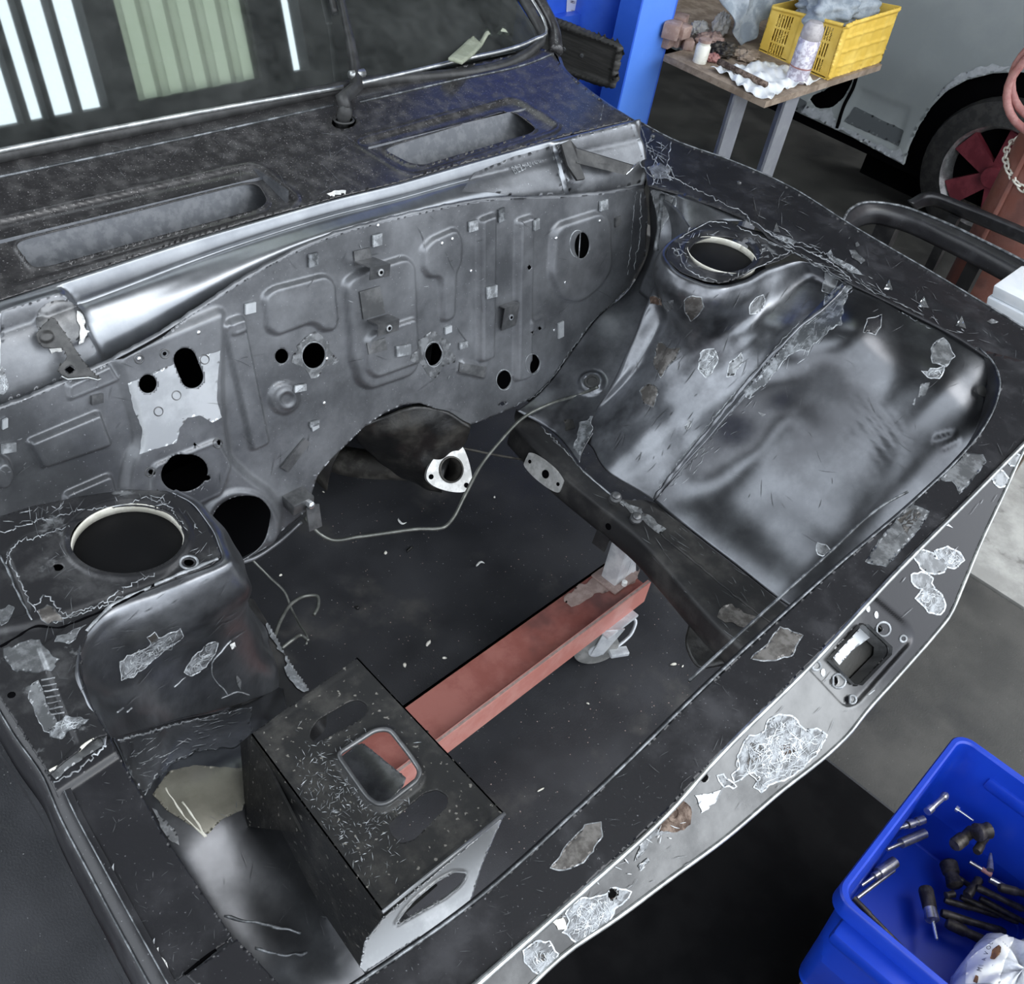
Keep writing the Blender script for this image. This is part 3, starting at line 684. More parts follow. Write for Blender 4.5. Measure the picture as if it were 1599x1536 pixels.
# stamped number
try:
    fc_=bpy.data.curves.new('stamped_number','FONT'); fc_.body='BL25-016611'; fc_.size=.022; fc_.extrude=.0004; fc_.space_character=1.15
    to=bpy.data.objects.new('stamped_number',fc_); COL.objects.link(to); dg=bpy.context.evaluated_depsgraph_get(); dg.update(); me=bpy.data.meshes.new_from_object(to.evaluated_get(dg)); bpy.data.objects.remove(to)
    p0,n0=cCH.one(803,273); p1,_=cCH.one(852,250); ux=_n(p1-p0); uy=np.cross(n0,ux); sc=np.linalg.norm(p1-p0)/max(v.co.x for v in me.vertices)
    for v in me.vertices: c=np.array(v.co); v.co=Vector(p0+ux*c[0]*sc+uy*c[1]*sc*1.3+n0*(c[2]+.0014))
    link('stamped_number',me,'sealer',ch,False)
except Exception as e: print('text',e)
# hinge brackets
def hinge(P,zs,mat='bracket_metal'):
    pts=[]
    for (x,y),z in zip(P,zs):
        l,nn=cCH.one(x,y); pts.append((l if l is not None else at(x,y,.86))+np.array([0,-.01,.015])*z)
    return pts
a=np.array([cCH.one(78,498)[0]+np.array([0,0,.004]),cCH.one(95,495)[0]+np.array([0,0,.004])])
arm_n=np.array([-.35,-.75,.55])
HP=Plane(cCH.one(72,520)[0]+arm_n*.016,arm_n)
hb=panel('hinge_bracket',HP,[(80,495),(86,497),(92,506),(103,522),(126,558),(147,584),(157,590),(154,594),(138,588),(106,591),(96,586),(90,578),(93,570),(101,564),(104,556),(101,548),(95,543),(82,544),(68,543),(58,532),(56,521),(66,508)],'hinge_dark',car,[s_ell(109,577,8,6,-10)],bump(s_ell(73,526,11,8,-10),.004,6),step=1.8,thick=.003)
tube('bright_edge',[HP(x,y)+arm_n*.001 for x,y in ((96,587),(106,592),(138,589),(153,593),(158,591))],.0014,'chrome_trim',hb,6)
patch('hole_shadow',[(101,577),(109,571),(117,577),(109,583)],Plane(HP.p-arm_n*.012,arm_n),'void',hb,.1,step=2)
b0,n0=cCH.one(878,235); b1,_=cCH.one(905,285)
hr=slab('hinge_bracket',[cCH.one(x,y)[0]+np.array([-.004,-.012,.008]) for x,y in ((868,228),(882,222),(893,235),(898,262),(905,282),(893,284),(878,262))],np.array([0,-.003,.004]),'hinge_dark',car)
A=[cCH.one(x,y)[0] for x,y in ((884,238),(890,262),(962,281),(975,270))]
sl=slab('arm',[A[0]+np.array([0,-.012,.016]),A[1]+np.array([0,-.014,.016]),A[2]+np.array([0,-.02,.02]),A[3]+np.array([0,-.02,.024])],np.array([0.0,.004,.001]),'hinge_dark',hr)
tube('bright_end',[A[2]+np.array([.002,-.02,.02]),A[3]+np.array([.004,-.02,.026])],.0022,'bright_metal',hr,6)
for x,y in ((920,242),(967,262)): stud('bolt',x,y,.006,.004,cCH,'bright_metal',hr)
# --- outer drop of the cowl to the wing on the right
oc=COWL(*np.array([(845,76),(862,80),(880,108),(910,134),(950,163),(988,187)],float).T); oc=crs(oc,30)
gridmesh('wing_shoulder',np.array([oc,oc+np.array([.012,0,-.004]),oc+np.array([.02,0,-.02]),oc+np.array([.024,.01,-.2])]),'dusty_black',car)
seam('trim_line',[(935,200),(941,170),(945,150)],cCO,.0012,'dim_seam',cowl,wob=.2)

# --- windscreen, rubber, trim, wiper
m=bpy.data.materials.new('windscreen_glass'); m.use_nodes=True; t=m.node_tree; t.nodes.clear()
ot=t.nodes.new('ShaderNodeOutputMaterial'); mx=t.nodes.new('ShaderNodeMixShader'); gl=t.nodes.new('ShaderNodeBsdfGlossy'); tp_=t.nodes.new('ShaderNodeBsdfTransparent'); mx2=t.nodes.new('ShaderNodeMixShader'); df=t.nodes.new('ShaderNodeBsdfDiffuse')
gl.inputs['Roughness'].default_value=.02; gl.inputs['Color'].default_value=(.82,.9,.9,1); tp_.inputs[0].default_value=(.42,.46,.44,1); df.inputs[0].default_value=(.12,.125,.12,1)
nz=t.nodes.new('ShaderNodeTexNoise'); nz.inputs['Scale'].default_value=9; nz.inputs['Detail'].default_value=8; nz.inputs['Roughness'].default_value=.75
tcx=t.nodes.new('ShaderNodeTexCoord'); mr=t.nodes.new('ShaderNodeMapRange'); mr.inputs[1].default_value=.35; mr.inputs[2].default_value=.8; mr.inputs[3].default_value=.12; mr.inputs[4].default_value=.75
t.links.new(tcx.outputs['Object'],nz.inputs['Vector']); t.links.new(nz.outputs['Fac'],mr.inputs[0]); t.links.new(mr.outputs[0],mx2.inputs[0]); t.links.new(tp_.outputs[0],mx2.inputs[1]); t.links.new(df.outputs[0],mx2.inputs[2])
mx.inputs[0].default_value=.28; t.links.new(mx2.outputs[0],mx.inputs[1]); t.links.new(gl.outputs[0],mx.inputs[2]); t.links.new(mx.outputs[0],ot.inputs[0]); MAT['windscreen_glass']=m
wl=WIND(0,248)[0]-.32; wb=[WIND(x,y) for x,y in ((0,245),(300,186),(550,135),(835,73))]
pts=[np.array([wl,wb[0][1]+.004,wb[0][2]])]+wb
tr_=WIND(846,60); top=[np.array([1.70,2.05,1.0+.7*.6]),np.array([.36,2.05,1.0+.7*.6])]
slab('windscreen',pts+[tr_]+top,WIND.n*-.005,'windscreen_glass',car)
base=np.array(pts+[tr_]); rubber=tube('screen_rubber',np.vstack([base,[WIND(838,40)],[WIND(815,0)],[top[0]]])+WIND.n*.004,.011,'rubber',car,10,n=80)
tube('screen_trim',[p+WIND.n*.014+np.array([0,-.004,0]) for p in [pts[0],WIND(0,241),WIND(300,182),WIND(528,142)]],.0042,'chrome_trim',rubber,8,n=30)
tube('screen_trim',[WIND(x,y)+WIND.n*.013 for x,y in ((552,138),(700,103),(830,67),(848,56),(846,44),(822,0))],.0042,'chrome_trim',rubber,8,n=40)
tube('pillar',[WIND(x,y)+WIND.n*.006 for x,y in ((866,84),(862,50),(840,5),(820,-30))],[.016,.014,.014,.014],'dusty_black',car,10,n=20)
tube('scuttle_line',[COWL(x,y)+np.array([0,0,.001]) for x,y in ((0,277),(300,214),(520,165))],.0018,'dim_seam',cowl,6,n=20)
tube('scuttle_line',[COWL(x,y)+np.array([0,0,.001]) for x,y in ((562,160),(700,128),(830,98),(864,84))],.0018,'dim_seam',cowl,6,n=20)
piv=COWL(538,186)+np.array([0,0,.012])
wp=lathe('wiper',[(-.03,.011),(0,.013),(.008,.012),(.014,.006)],piv,(0,-.25,1),'rubber',car,16)
wa=[piv+np.array([.002,.0,.006]),piv+np.array([.004,.012,.02]),WIND(546,150)+WIND.n*.03,WIND(541,118)+WIND.n*.036,WIND(535,80)+WIND.n*.034,WIND(528,40)+WIND.n*.03,WIND(521,0)+WIND.n*.028,WIND(514,-40)+WIND.n*.028]
tube('wiper_arm',wa,[.013,.014,.013,.010,.009,.007,.006,.006],'rubber',wp,4)
tube('wiper_blade',[WIND(506,-30)+WIND.n*.014,WIND(514,5)+WIND.n*.014,WIND(519,28)+WIND.n*.014],.007,'rubber',wp,6,n=10)
tube('pivot_ring',[COWL(537,189)+np.array([.018*math.cos(a_),.015*math.sin(a_),.002]) for a_ in np.linspace(0,2*math.pi,24,endpoint=False)],.0022,'rubber',wp,6,True)
tube('arm_clip',[WIND(535,135)+WIND.n*.034,WIND(556,131)+WIND.n*.034],.008,'chrome_trim',wp,8)
# green strap lying on the dashboard
sp=Zp(1.03); g=loft([[sp(x,y) for x,y in r] for r in ([(738,60),(750,48),(780,40),(792,37)],[(748,70),(758,58),(782,50),(796,50)])],16,6)
so_=thing('fabric_strap','pale green folded strap seen through the right of the windscreen','strap',tuple(sp(765,55)))
solid(gridmesh('webbing',g,'strap_olive',so_,disp=lambda x,y:.006*np.sin(x*.25)),.006)
g=loft([[sp(x,y) for x,y in r] for r in ([(738,55),(720,72),(700,90)],[(752,68),(740,82),(722,96)])],14,6); solid(gridmesh('webbing',g,'strap_olive',so_),.006)

scratches(fw_out,cFW,78,8,40,.7,'scuff',fw,seed=3)
scratches(fw_out,cFW,36,3,9,.9,'sealer',fw,seed=4)
scratches(cow_out,cCO,72,6,30,.6,'scuff',cowl,seed=5)

# --- right wing ledge
led_out=[(985,188),(1010,196),(1049,217),(1140,250),(1225,287),(1337,356),(1450,422),(1599,512),(1720,590),(1700,640),(1640,640),(1599,640),(1562,598),(1548,563),(1528,545),(1500,532),(1400,482),(1330,442),(1240,392),(1200,368),(1165,342),(1110,320),(1060,303),(1012,290),(1000,240)]
rel_l=addf(bump(s_poly([(1180,318),(1255,365),(1345,418),(1450,470),(1560,528),(1640,600),(1560,600),(1500,540),(1330,450),(1200,375)]),-.004,10))
ledR=panel('wing_ledge',LEDGE,led_out,'ledge_black',car,(),rel_l,step=4,thick=.002); cLR=Cast(ledR)
oe=LEDGE(*crs(np.array([(1000,191),(1049,217),(1140,250),(1225,287),(1337,356),(1450,422),(1599,512),(1720,590)],float),60).T)
gridmesh('wing_flange',np.array([oe,oe+np.array([.004,0,-.002]),oe+np.array([.005,0,-.05])]),'ledge_black',ledR)
tube('ledge_edge',oe+np.array([0,0,.0006]),.0016,'dim_seam',ledR,6)
for P in ([(1000,192),(1012,230),(1030,262),(1046,282)],[(985,195),(990,225),(1005,262),(1025,285)],[(1040,272),(1080,292),(1130,318),(1170,342),(1174,352)],[(1049,220),(1044,250),(1040,275)],
          [(1175,345),(1215,372),(1260,392),(1300,412),(1330,438)],[(1200,378),(1240,394),(1290,425),(1330,446)],[(1232,372),(1300,402),(1345,440),(1400,468)],[(1336,446),(1400,484),(1500,534),(1530,546)]):
    seam('weld_seam',P,LEDGE,.0022,'sealer' if P[0][0]<1180 else 'dim_seam',ledR,wob=.9)
for P,mt in (([(1207,362),(1212,348),(1218,363)],'bright_metal'),([(1205,366),(1222,368),(1245,378),(1238,384),(1215,376)],'scoured'),([(1290,398),(1297,390),(1303,402),(1330,415),(1352,432),(1330,426),(1300,410)],'scoured'),([(1325,390),(1335,392),(1352,408),(1345,412),(1330,403)],'bare_grey'),
     ([(1380,452),(1388,436),(1394,454)],'bright_metal'),([(1433,479),(1442,463),(1450,482)],'bright_metal'),([(1490,509),(1502,493),(1508,513)],'bright_metal'),([(1335,380),(1339,377),(1343,384),(1336,386)],'bare_grey'),([(1540,503),(1548,498),(1560,503),(1548,507)],'bare_grey'),
     ([(1010,262),(1030,255),(1048,265),(1040,280),(1022,280)],'bare_grey')):
    patch('scrape_or_glint',P,cLR,mt,ledR,.5,step=2.6,off=.0012)  # bright_metal triangles paint the reflections in the pressed notches
for x,y in ((1154,286),(1019,213)): stud('bolt',x,y,.005,.004,cLR,'bracket_metal',ledR)

# --- right strut tower
tow_out=[(1040,397),(1048,380),(1072,363),(1103,347),(1128,343),(1155,352),(1240,392),(1222,404),(1185,417),(1155,434),(1125,441),(1088,434),(1058,420)]
tow=panel('strut_tower',TT,crs(np.array(tow_out,float),80,True),'tower_top',car,[s_ell(1127,397,51,28,3),s_ell(1164,376,5,3),s_ell(1153,437,4,2.5)],addf(bead(s_ell(1127,397,60,36,3),.003,6)),step=2.2,thick=.002)
def ring3(name,c,r,tw,mat,par,n=64,h=None):
    return tube(name,[c+np.array([r*math.cos(a),r*math.sin(a),0]) for a in np.linspace(0,2*math.pi,n,endpoint=False)],tw,mat,par,8,True)
def rimwall(name,c,r,hgt,mat,par,n=64):
    V=[];A=np.linspace(0,2*math.pi,n,endpoint=False)
    G=np.array([[np.array(c)+np.array([(r)*math.cos(a),(r)*math.sin(a),dz]) for a in np.r_[A,0]] for dz in (.0006,-.002,-hgt)])
    o=gridmesh(name,G,mat,par); solid(o,.0012,0); return o
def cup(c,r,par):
    lathe('shade_cup',[(-.16,r*.6),(-.14,r*1.15),(-.014,r*1.35),(-.012,r*1.05)],c,(0,0,1),'shade_cup_black',par,40,True)  # near-black cup added to paint the shade inside the tower hole
M('shade_cup_black',(.003,.003,.0035),(.006,.006,.0065),scale=8,rough=.6,spec=.15)
cR=(TT(1076,395)+TT(1178,400))/2; rR=.5*np.linalg.norm(TT(1076,395)-TT(1178,400))
cup(cR,rR,tow); rimwall('tower_collar',cR,rR*1.0,.012,'cream_edge',tow)
S_top=at(1240,400,.845)
def L3(x,y,z): return at(x,y,z)
rim=[L3(1108,347,.85),L3(1062,370,.85),L3(1040,400,.85),L3(1060,424,.85),L3(1095,440,.85),L3(1125,446,.85),L3(1160,438,.85),L3(1200,418,.85),L3(1255,408,.85),L3(1318,438,.85)]
def rnd(P,c,o,z):
    out=[]
    for p in P:
        d=np.array([p[0]-c[0],p[1]-c[1],0]); d=d/np.linalg.norm(d); out.append(p+d*o+np.array([0,0,-z]))
    return out
rim2=rnd(rim,cR,.008,.0025); rim3=rnd(rim,cR,.014,.013)
mid=[np.array([1.60,.92,.66]),np.array([1.545,.90,.66]),L3(1030,505,.69),L3(1045,510,.71),L3(1075,525,.72),L3(1110,530,.73),L3(1150,530,.745),L3(1190,520,.765),L3(1225,510,.785),L3(1262,492,.815)]
mid2=[np.array([1.58,.92,.55]),np.array([1.49,.89,.55]),L3(985,590,.58),L3(1000,610,.59),L3(1030,625,.60),L3(1060,635,.61),L3(1085,640,.62),L3(1110,640,.635),L3(1130,638,.65),L3(1150,632,.67)]
bot=[np.array([1.56,.92,.46]),np.array([1.42,.89,.46]),L3(925,700,.465),L3(935,720,.46),L3(950,738,.46),L3(968,750,.46),L3(985,760,.46),L3(998,768,.46),L3(1010,775,.46),L3(1020,782,.46)]
G=loft([rim,rim2,rim3,mid,mid2,bot],110,120)
skR=gridmesh('tower_skirt',G,'tower_metal',car,disp=lambda x,y:.0016*np.sin(x*.09+y*.05)*np.sin(y*.08)); solid(skR,.002)
# --- right inner wing, front section (from the seam to the nose)
seamc=[L3(1318,438,.85),L3(1262,492,.815),L3(1150,632,.67),L3(1085,705,.565),L3(1020,782,.46)]
R0=seamc
R1=[L3(1345,452,.85),np.array(Xp(1.66)(1330,520)),np.array(Xp(1.575)(1220,655)),np.array(Xp(1.50)(1150,745)),L3(1080,830,.45)]
R2=[L3(1420,490,.845),np.array(Xp(1.68)(1400,580)),np.array(Xp(1.58)(1300,710)),np.array(Xp(1.49)(1225,805)),L3(1145,880,.45)]
R3=[L3(1500,530,.84),np.array(Xp(1.70)(1475,610)),np.array(Xp(1.61)(1400,720)),np.array(Xp(1.52)(1320,820)),L3(1215,935,.45)]
R4=[L3(1548,562,.83),np.array([1.71,.27,.76]),np.array([1.64,.25,.65]),np.array([1.55,.24,.55]),np.array([1.40,.24,.45])]
def wrinkle(x,y):
    u=(x-1375)*.6+(y-680)*.8; v=-(x-1375)*.8+(y-680)*.6
    return .0022*np.sin(v*.42)*np.exp(-(v/28)**2)*np.exp(-(u/45)**2)+.0015*np.sin(x*.05)*np.sin(y*.06)
Gi=loft([R0,R1,R2,R3,R4],90,110)
arR=gridmesh('inner_wing',Gi,'arch_gloss',car,disp=addf(wrinkle,bump(s_rpoly([(1455,685),(1490,675),(1500,690),(1470,705)],6),.004,8),bump(s_ell(1533,611,14,8),-.002,4))); solid(arR,.002)
for p in (arR,):
    tube('wing_join',[L3(1318,438,.853),L3(1400,478,.848),L3(1500,530,.843),L3(1548,562,.833)],.003,'ledge_black',arR,8,n=30)
cRI=Cast(skR,arR)
# raised spot-welded seam between tower and inner wing
seam('seam_bead',[(1325,440),(1290,478),(1255,505),(1200,560),(1150,618),(1100,680),(1060,728),(1022,778)],cRI,.005,'tower_metal',arR,wob=.3)
seam('weld_seam',[(1250,500),(1200,556),(1140,622),(1080,695),(1030,760)],cRI,.0022,'sealer',arR)
seam('weld_seam',[(1262,512),(1200,580),(1150,632),(1095,705),(1045,760)],cRI,.0018,'dim_seam',arR)
patch('sealer_band',[(1318,440),(1330,448),(1312,480),(1316,505),(1290,520),(1262,545),(1235,550),(1200,590),(1170,622),(1160,615),(1200,565),(1252,512),(1282,490),(1292,465)],cRI,'dim_seam',arR,2.4,edge='sealer',ew=1.5)
for P,mt,ed in (([(1067,470),(1080,462),(1095,465),(1098,478),(1090,492),(1078,499),(1072,488)],'bare_brown','sealer'),([(1037,472),(1050,468),(1052,480),(1040,486)],'bare_grey','dim_seam'),([(1015,462),(1032,464),(1035,478),(1018,472)],'rust','dim_seam'),
    ([(1170,480),(1182,464),(1192,460),(1194,475),(1182,490),(1170,490)],'bare_grey','ground_edge'),([(1028,535),(1045,545),(1062,542),(1055,560),(1040,575),(1032,590),(1026,580),(1022,560)],'bare_brown','dim_seam'),
    ([(1098,545),(1115,545),(1121,560),(1112,580),(1102,590),(1090,575)],'scoured','ground_edge'),([(1140,568),(1158,552),(1162,562),(1145,585),(1135,588)],'bare_grey','ground_edge'),
    ([(1000,610),(1012,600),(1025,604),(1026,620),(1020,636),(1005,630)],'bare_brown','dim_seam'),([(1070,668),(1077,655),(1080,660),(1074,672)],'bare_grey','sealer'),
    ([(1354,496),(1374,493),(1374,510),(1366,522),(1350,518)],'ledge_black','sealer'),([(1465,532),(1475,528),(1490,555),(1476,572),(1456,565),(1455,545)],'bare_grey','sealer'),([(1440,580),(1474,572),(1468,590),(1448,588)],'scoured','ground_edge'),([(1437,600),(1452,596),(1444,618),(1434,622)],'bare_grey',None),
    ([(1424,632),(1430,622),(1428,634)],'scoured',None),([(1275,848),(1290,850),(1297,862),(1285,868),(1275,860)],'bare_grey','ground_edge'),([(1184,642),(1196,646),(1190,650)],'bare_grey',None),([(1290,425),(1310,430),(1300,460),(1284,455)],'bare_grey','sealer')):
    patch('scrape_or_glint',P,cRI,mt,arR if P[0][0]>1260 else skR,1.1,edge=ed,ew=1.6,step=2.6)
stud('grommet',1533,611,.012,.003,cRI,'rubber',arR)
cT=Cast(tow)
for P in ([(1062,372),(1085,352),(1115,346),(1135,348)],[(1045,385),(1062,398),(1068,415),(1090,430),(1120,438)],[(1150,352),(1200,376),(1236,392)],[(1232,394),(1195,412),(1160,428)]): seam('weld_seam',P,cT,.0018,'sealer',tow,wob=.8)
for P in ([(1185,390),(1196,386),(1200,392),(1188,396)],[(1190,402),(1200,398),(1202,404)]): patch('scrape_or_glint',P,cT,'bare_grey',tow,.6,step=2.4)
ringpx('dimple',1059,394,7,.0012,cT,'dim_seam',tow,ar=.7)
# --- gully behind the tower (rear of the inner wing)
fwR=[FW(x,y)+np.array([0,-.003,0]) for x,y in ((1012,300),(1008,400),(985,445),(930,497),(890,550),(862,590),(835,618),(806,640))]
A1=[np.array([1.70,.98,.86]),np.array([1.69,.97,.74]),np.array([1.66,.96,.64]),np.array([1.58,.95,.565]),np.array([1.51,.945,.52]),np.array([1.46,.94,.49]),np.array([1.42,.935,.465]),L3(860,672,.45)]
A2=[np.array([1.66,.915,.86]),np.array([1.63,.91,.74]),np.array([1.60,.90,.62]),np.array([1.53,.885,.54]),np.array([1.46,.87,.50]),np.array([1.41,.86,.475]),np.array([1.38,.85,.46]),L3(905,722,.455)]
gl_=gridmesh('wheelhouse_rear',loft([fwR,A1,A2],90,60),'tower_metal',car,disp=addf(bump(s_ell(924,598,20,16),.012,10),bump(s_ell(924,598,11,9),-.004,5))); solid(gl_,.002)
cG=Cast(gl_)
l,nn=cG.one(925,597); lathe('grommet',[(0,.017),(.006,.016),(.007,.011),(.003,.010)],l,nn,'rubber',gl_,20)
patch('weld_patch',[(905,660),(930,650),(920,690),(912,715),(898,700)],cG,'dim_seam',gl_,2,edge='sealer',ew=1)
patch('stain',[(880,655),(895,655),(898,668),(884,672)],cG,'greasy_black',gl_,1.0)
# shelf that closes the corner between firewall, tower and ledge
gr=gridmesh('corner_panel',loft([[FW(1003,296)+np.array([.02,0,.004]),L3(1060,303,.868),L3(1110,320,.863),L3(1165,345,.855)],[np.array([1.69,1.0,.80]),np.array([1.685,.96,.80]),np.array([1.675,.92,.80]),L3(1120,350,.835)],[np.array([1.68,1.0,.66]),np.array([1.67,.96,.66]),np.array([1.655,.92,.66]),np.array([1.64,.9,.7])]],40,30),'tower_metal',car)
solid(gr,.002); cX=Cast(gr)
for P in ([(1015,300),(1018,340),(1012,385)],[(1035,305),(1030,350),(1025,390)],[(1055,310),(1050,340)]): 
    seam('sealer_run',P,cX,.006,'dim_seam',gr)
patch('sealer_smear',[(1005,298),(1045,303),(1055,318),(1040,345),(1025,375),(1018,345),(1008,330)],cX,'bare_grey',gr,2.2,edge='sealer',ew=1.2)
# --- right frame rail
cr_=[(800,664),(835,702),(868,736),(905,767),(940,795),(1002,847),(1045,895),(1087,944),(1120,980),(1158,1016),(1190,1050)]
tp2=[(806,638),(850,668),(885,702),(911,735),(960,777),(1022,784),(1080,832),(1145,882),(1215,937),(1245,962),(1275,985)]
crP=np.array([L3(x,y,.44) for x,y in cr_]); tpP=np.array([L3(x,y,.452) for x,y in tp2])
crP=crs(crP,70); tpP=crs(tpP,70)
rt=gridmesh('frame_rail',loft([list(tpP[::3]),list((tpP*.5+crP*.5)[::3]+np.array([0,0,.0])),list(crP[::3]+np.array([0.006,0,.004])),list(crP[::3]),list(crP[::3]+np.array([-.001,0,-.006])),list(crP[::3]+np.array([0,0,-.055])),list(crP[::3]+np.array([.006,0,-.06])),list(crP[::3]+np.array([.1,0,-.06]))],80,50),'rail_black',car)
cRL=Cast(rt)
seam('weld_seam',[(820,634),(860,668),(885,702),(911,735),(960,777),(1005,808),(1030,832)],cRL,.004,'dim_seam',rt); seam('weld_seam',[(822,640),(890,712),(925,748),(975,790)],cRL,.002,'sealer',rt)
seam('weld_seam',[(1030,832),(1100,890),(1180,955),(1230,990)],cRL,.003,'rail_black',rt)
patch('bare_patch',[(1122,950),(1142,942),(1160,955),(1188,965),(1170,982),(1140,972),(1120,965)],cRL,'bare_brown',rt,1.2)
patch('grey_smear',[(960,775),(1000,795),(1040,828),(1030,832),(985,800)],cRL,'bare_grey',rt,1.5)
for x,y in ((960,780),(992,812)):
    l,nn=cRL.one(x,y)
    if l is not None: lathe('rubber_buffer',[(-.01,.012),(.012,.012),(.016,.008),(.02,.008),(.022,.004)],l,np.array([-.3,-.2,.9]),'bracket_metal',rt,14)
l,nn=cRL.one(852,737)
mc=l if l is not None else L3(852,737,.42)
md=np.array([-1.0,.05,.35]); md=_n(md); mu=_n(np.array([.25,-.95,-.1])); mu=_n(mu-md*(mu@md)); mv=np.cross(md,mu)
ml=loft([[mc+mu*x+mv*y+md*.004 for x,y in r] for r in ([(-.055,-.004),(-.052,.012),(-.035,.02)],)*2],3,3) if False else None
P2=[]
for a in np.linspace(0,2*math.pi,40,endpoint=False):
    rx=.052*math.cos(a); ry=(.012+.011*abs(math.sin(a)))*np.sign(math.sin(a)) if abs(math.sin(a))>1e-6 else 0; P2.append(mc+mu*rx+mv*ry+md*.003)
mp_=slab('mount_plate',P2,md*.004,'flange_steel',rt)
for t_,r_ in ((-.04,.004),(0.006,.009),(.042,.004)): lathe('hole',[(0,r_),(.0006,r_)],mc+mu*t_+md*.0072,md,'void',rt,14)
l,nn=cRL.one(950,822)
if l is not None: lathe('hole',[(0,.007),(.0006,.007)],l,nn,'void',rt,14)
l,_=cRL.one(945,835); l=l if l is not None else L3(945,835,.4)
slab('hanging_plate',[l+np.array([-.002,.02,-.0]),l+np.array([-.002,-.012,-.0]),l+np.array([-.006,-.012,-.035]),l+np.array([-.006,.02,-.035])],(.004,0,0),'rail_black',rt)
# crossmember stub at the front end of the rail
g_=loft([[L3(1078,950,.40),L3(1075,975,.38),L3(1070,1005,.37),L3(1092,1042,.36),L3(1125,1040,.36)],[L3(1105,965,.41),L3(1120,990,.40),L3(1135,1010,.39),L3(1150,1030,.38),L3(1165,1035,.37)]],30,12)
solid(gridmesh('crossmember_end',g_,'greasy_black',rt),.006)
# left rail, mostly hidden: edge with torn sealer
lp=[L3(x,y,.45) for x,y in ((395,935),(425,985),(450,1030),(478,1070),(505,1110))]
lr=gridmesh('frame_rail',loft([[p+np.array([-.10,0,.004]) for p in lp],lp,[p+np.array([.006,0,-.05]) for p in lp],[p+np.array([-.1,0,-.06]) for p in lp]],30,24),'rail_black',car); cLL=Cast(lr)
patch('torn_sealer',[(400,940),(410,948),(450,1010),(490,1075),(470,1085),(450,1060),(445,1030),(425,995)],cLL,'sealer',lr,2.5,step=3,off=.002)

# --- left strut tower and ledge
lt_out=[(-160,850),(-60,822),(0,806),(50,790),(130,774),(200,764),(260,766),(290,780),(315,805),(335,840),(346,868),(330,882),(290,897),(250,912),(200,935),(165,955),(138,985),(126,1020),(130,1060),(145,1105),(168,1146),(152,1150),(76,1206),(5,1095),(-60,1000),(-160,900)]
tl_=panel('strut_tower',TT,lt_out,'tower_top',car,[s_ell(199,843,89,54,-4),s_ell(91,888,9,6),s_ell(295,878,8,5.5)],
   addf(bump(s_rpoly([(-60,985),(0,985),(50,975),(255,905),(280,880),(300,850),(270,800),(215,790),(120,815),(40,835),(10,860),(50,960)],14),.003,5),bead(s_ell(199,843,98,62,-4),.003,7),bump(s_poly([(-160,1010),(58,978),(140,950),(60,1010),(120,1160),(76,1206)]),-.003,8)),step=2.6,thick=.002)
cL=(TT(111,850)+TT(287,838))/2; rL=.5*np.linalg.norm(TT(111,850)-TT(287,838))
cup(cL,rL,tl_); rimwall('tower_collar',cL,rL,.012,'cream_edge',tl_)
ringpx('bolt_ring',295,878,14,.0016,Cast(tl_),'sealer',tl_,ar=.72); 
cTL=Cast(tl_)
seam('panel_gap',[(0,1010),(30,992),(55,978),(90,980),(140,962),(200,935),(255,905)],cTL,.0015,'void',tl_,wob=.2)
seam('panel_gap',[(50,968),(30,930),(12,890),(0,868)],cTL,.0012,'dim_seam',tl_)
for P in ([(0,832),(30,822),(60,812),(90,808),(110,800),(150,795),(190,790),(230,778),(260,790),(285,820)],[(8,880),(25,850),(60,838),(110,822)],[(10,862),(30,905),(55,955)],[(55,945),(70,930),(95,955),(150,945),(190,920),(240,895)],[(85,970),(120,960),(150,950),(190,930)]): seam('scraped_line',P,cTL,.0014,'sealer',tl_,wob=1.8)
for P,mt,ed in (([(5,1020),(25,1005),(60,1000),(75,1020),(90,1030),(80,1045),(45,1050),(20,1045)],'bare_grey','dim_seam'),([(48,1070),(60,1062),(68,1090),(75,1110),(85,1125),(85,1145),(70,1140),(55,1115),(45,1090)],'bare_grey','sealer'),([(75,1140),(105,1120),(140,1125),(110,1138),(95,1150),(80,1150)],'scoured','dim_seam'),([(85,1000),(110,985),(135,975),(108,1005)],'bare_grey','sealer'),([(0,955),(14,945),(24,950),(10,972),(0,975)],'bare_grey','sealer'),([(58,955),(75,945),(100,965),(75,975)],'bare_brown','dim_seam')):
    patch('scrape_or_glint',P,cTL,mt,tl_,1.6,edge=ed,ew=1.3,step=2.8)
ridge=[(60,1075),(75,1085),(88,1100),(95,1118)]
for i in range(7): seam('grinding_mark',[(64+i*2.5,1062+i*9),(86+i*2.5,1058+i*9)],cTL,.0012,'bare_grey',tl_,n=4,wob=.3)
stud('hole',18,1085,.004,.0006,cTL,'void',tl_)
rimL=[L3(268,768,.849),L3(292,781,.849),L3(318,808,.85),L3(340,848,.85),L3(346,870,.85),L3(290,897,.85),L3(250,912,.85),L3(165,955,.85),L3(128,1005,.85),L3(130,1070,.85),L3(168,1146,.845)]
rim2=rnd(rimL,cL,.009,.003); rim3=rnd(rimL,cL,.017,.016)
midL=[np.array([.52,.97,.65]),np.array([.55,.93,.65]),np.array([.555,.86,.65]),L3(385,935,.66),L3(388,965,.67),L3(345,1010,.68),L3(285,1030,.70),L3(210,1060,.735),L3(165,1085,.765),L3(158,1110,.79),L3(172,1148,.83)]
botL=[np.array([.58,.98,.45]),np.array([.62,.94,.45]),np.array([.63,.87,.45]),L3(425,1015,.46),L3(440,1065,.45),L3(395,1092,.50),L3(345,1108,.55),L3(280,1122,.62),L3(225,1138,.70),L3(190,1148,.77),L3(176,1152,.815)]
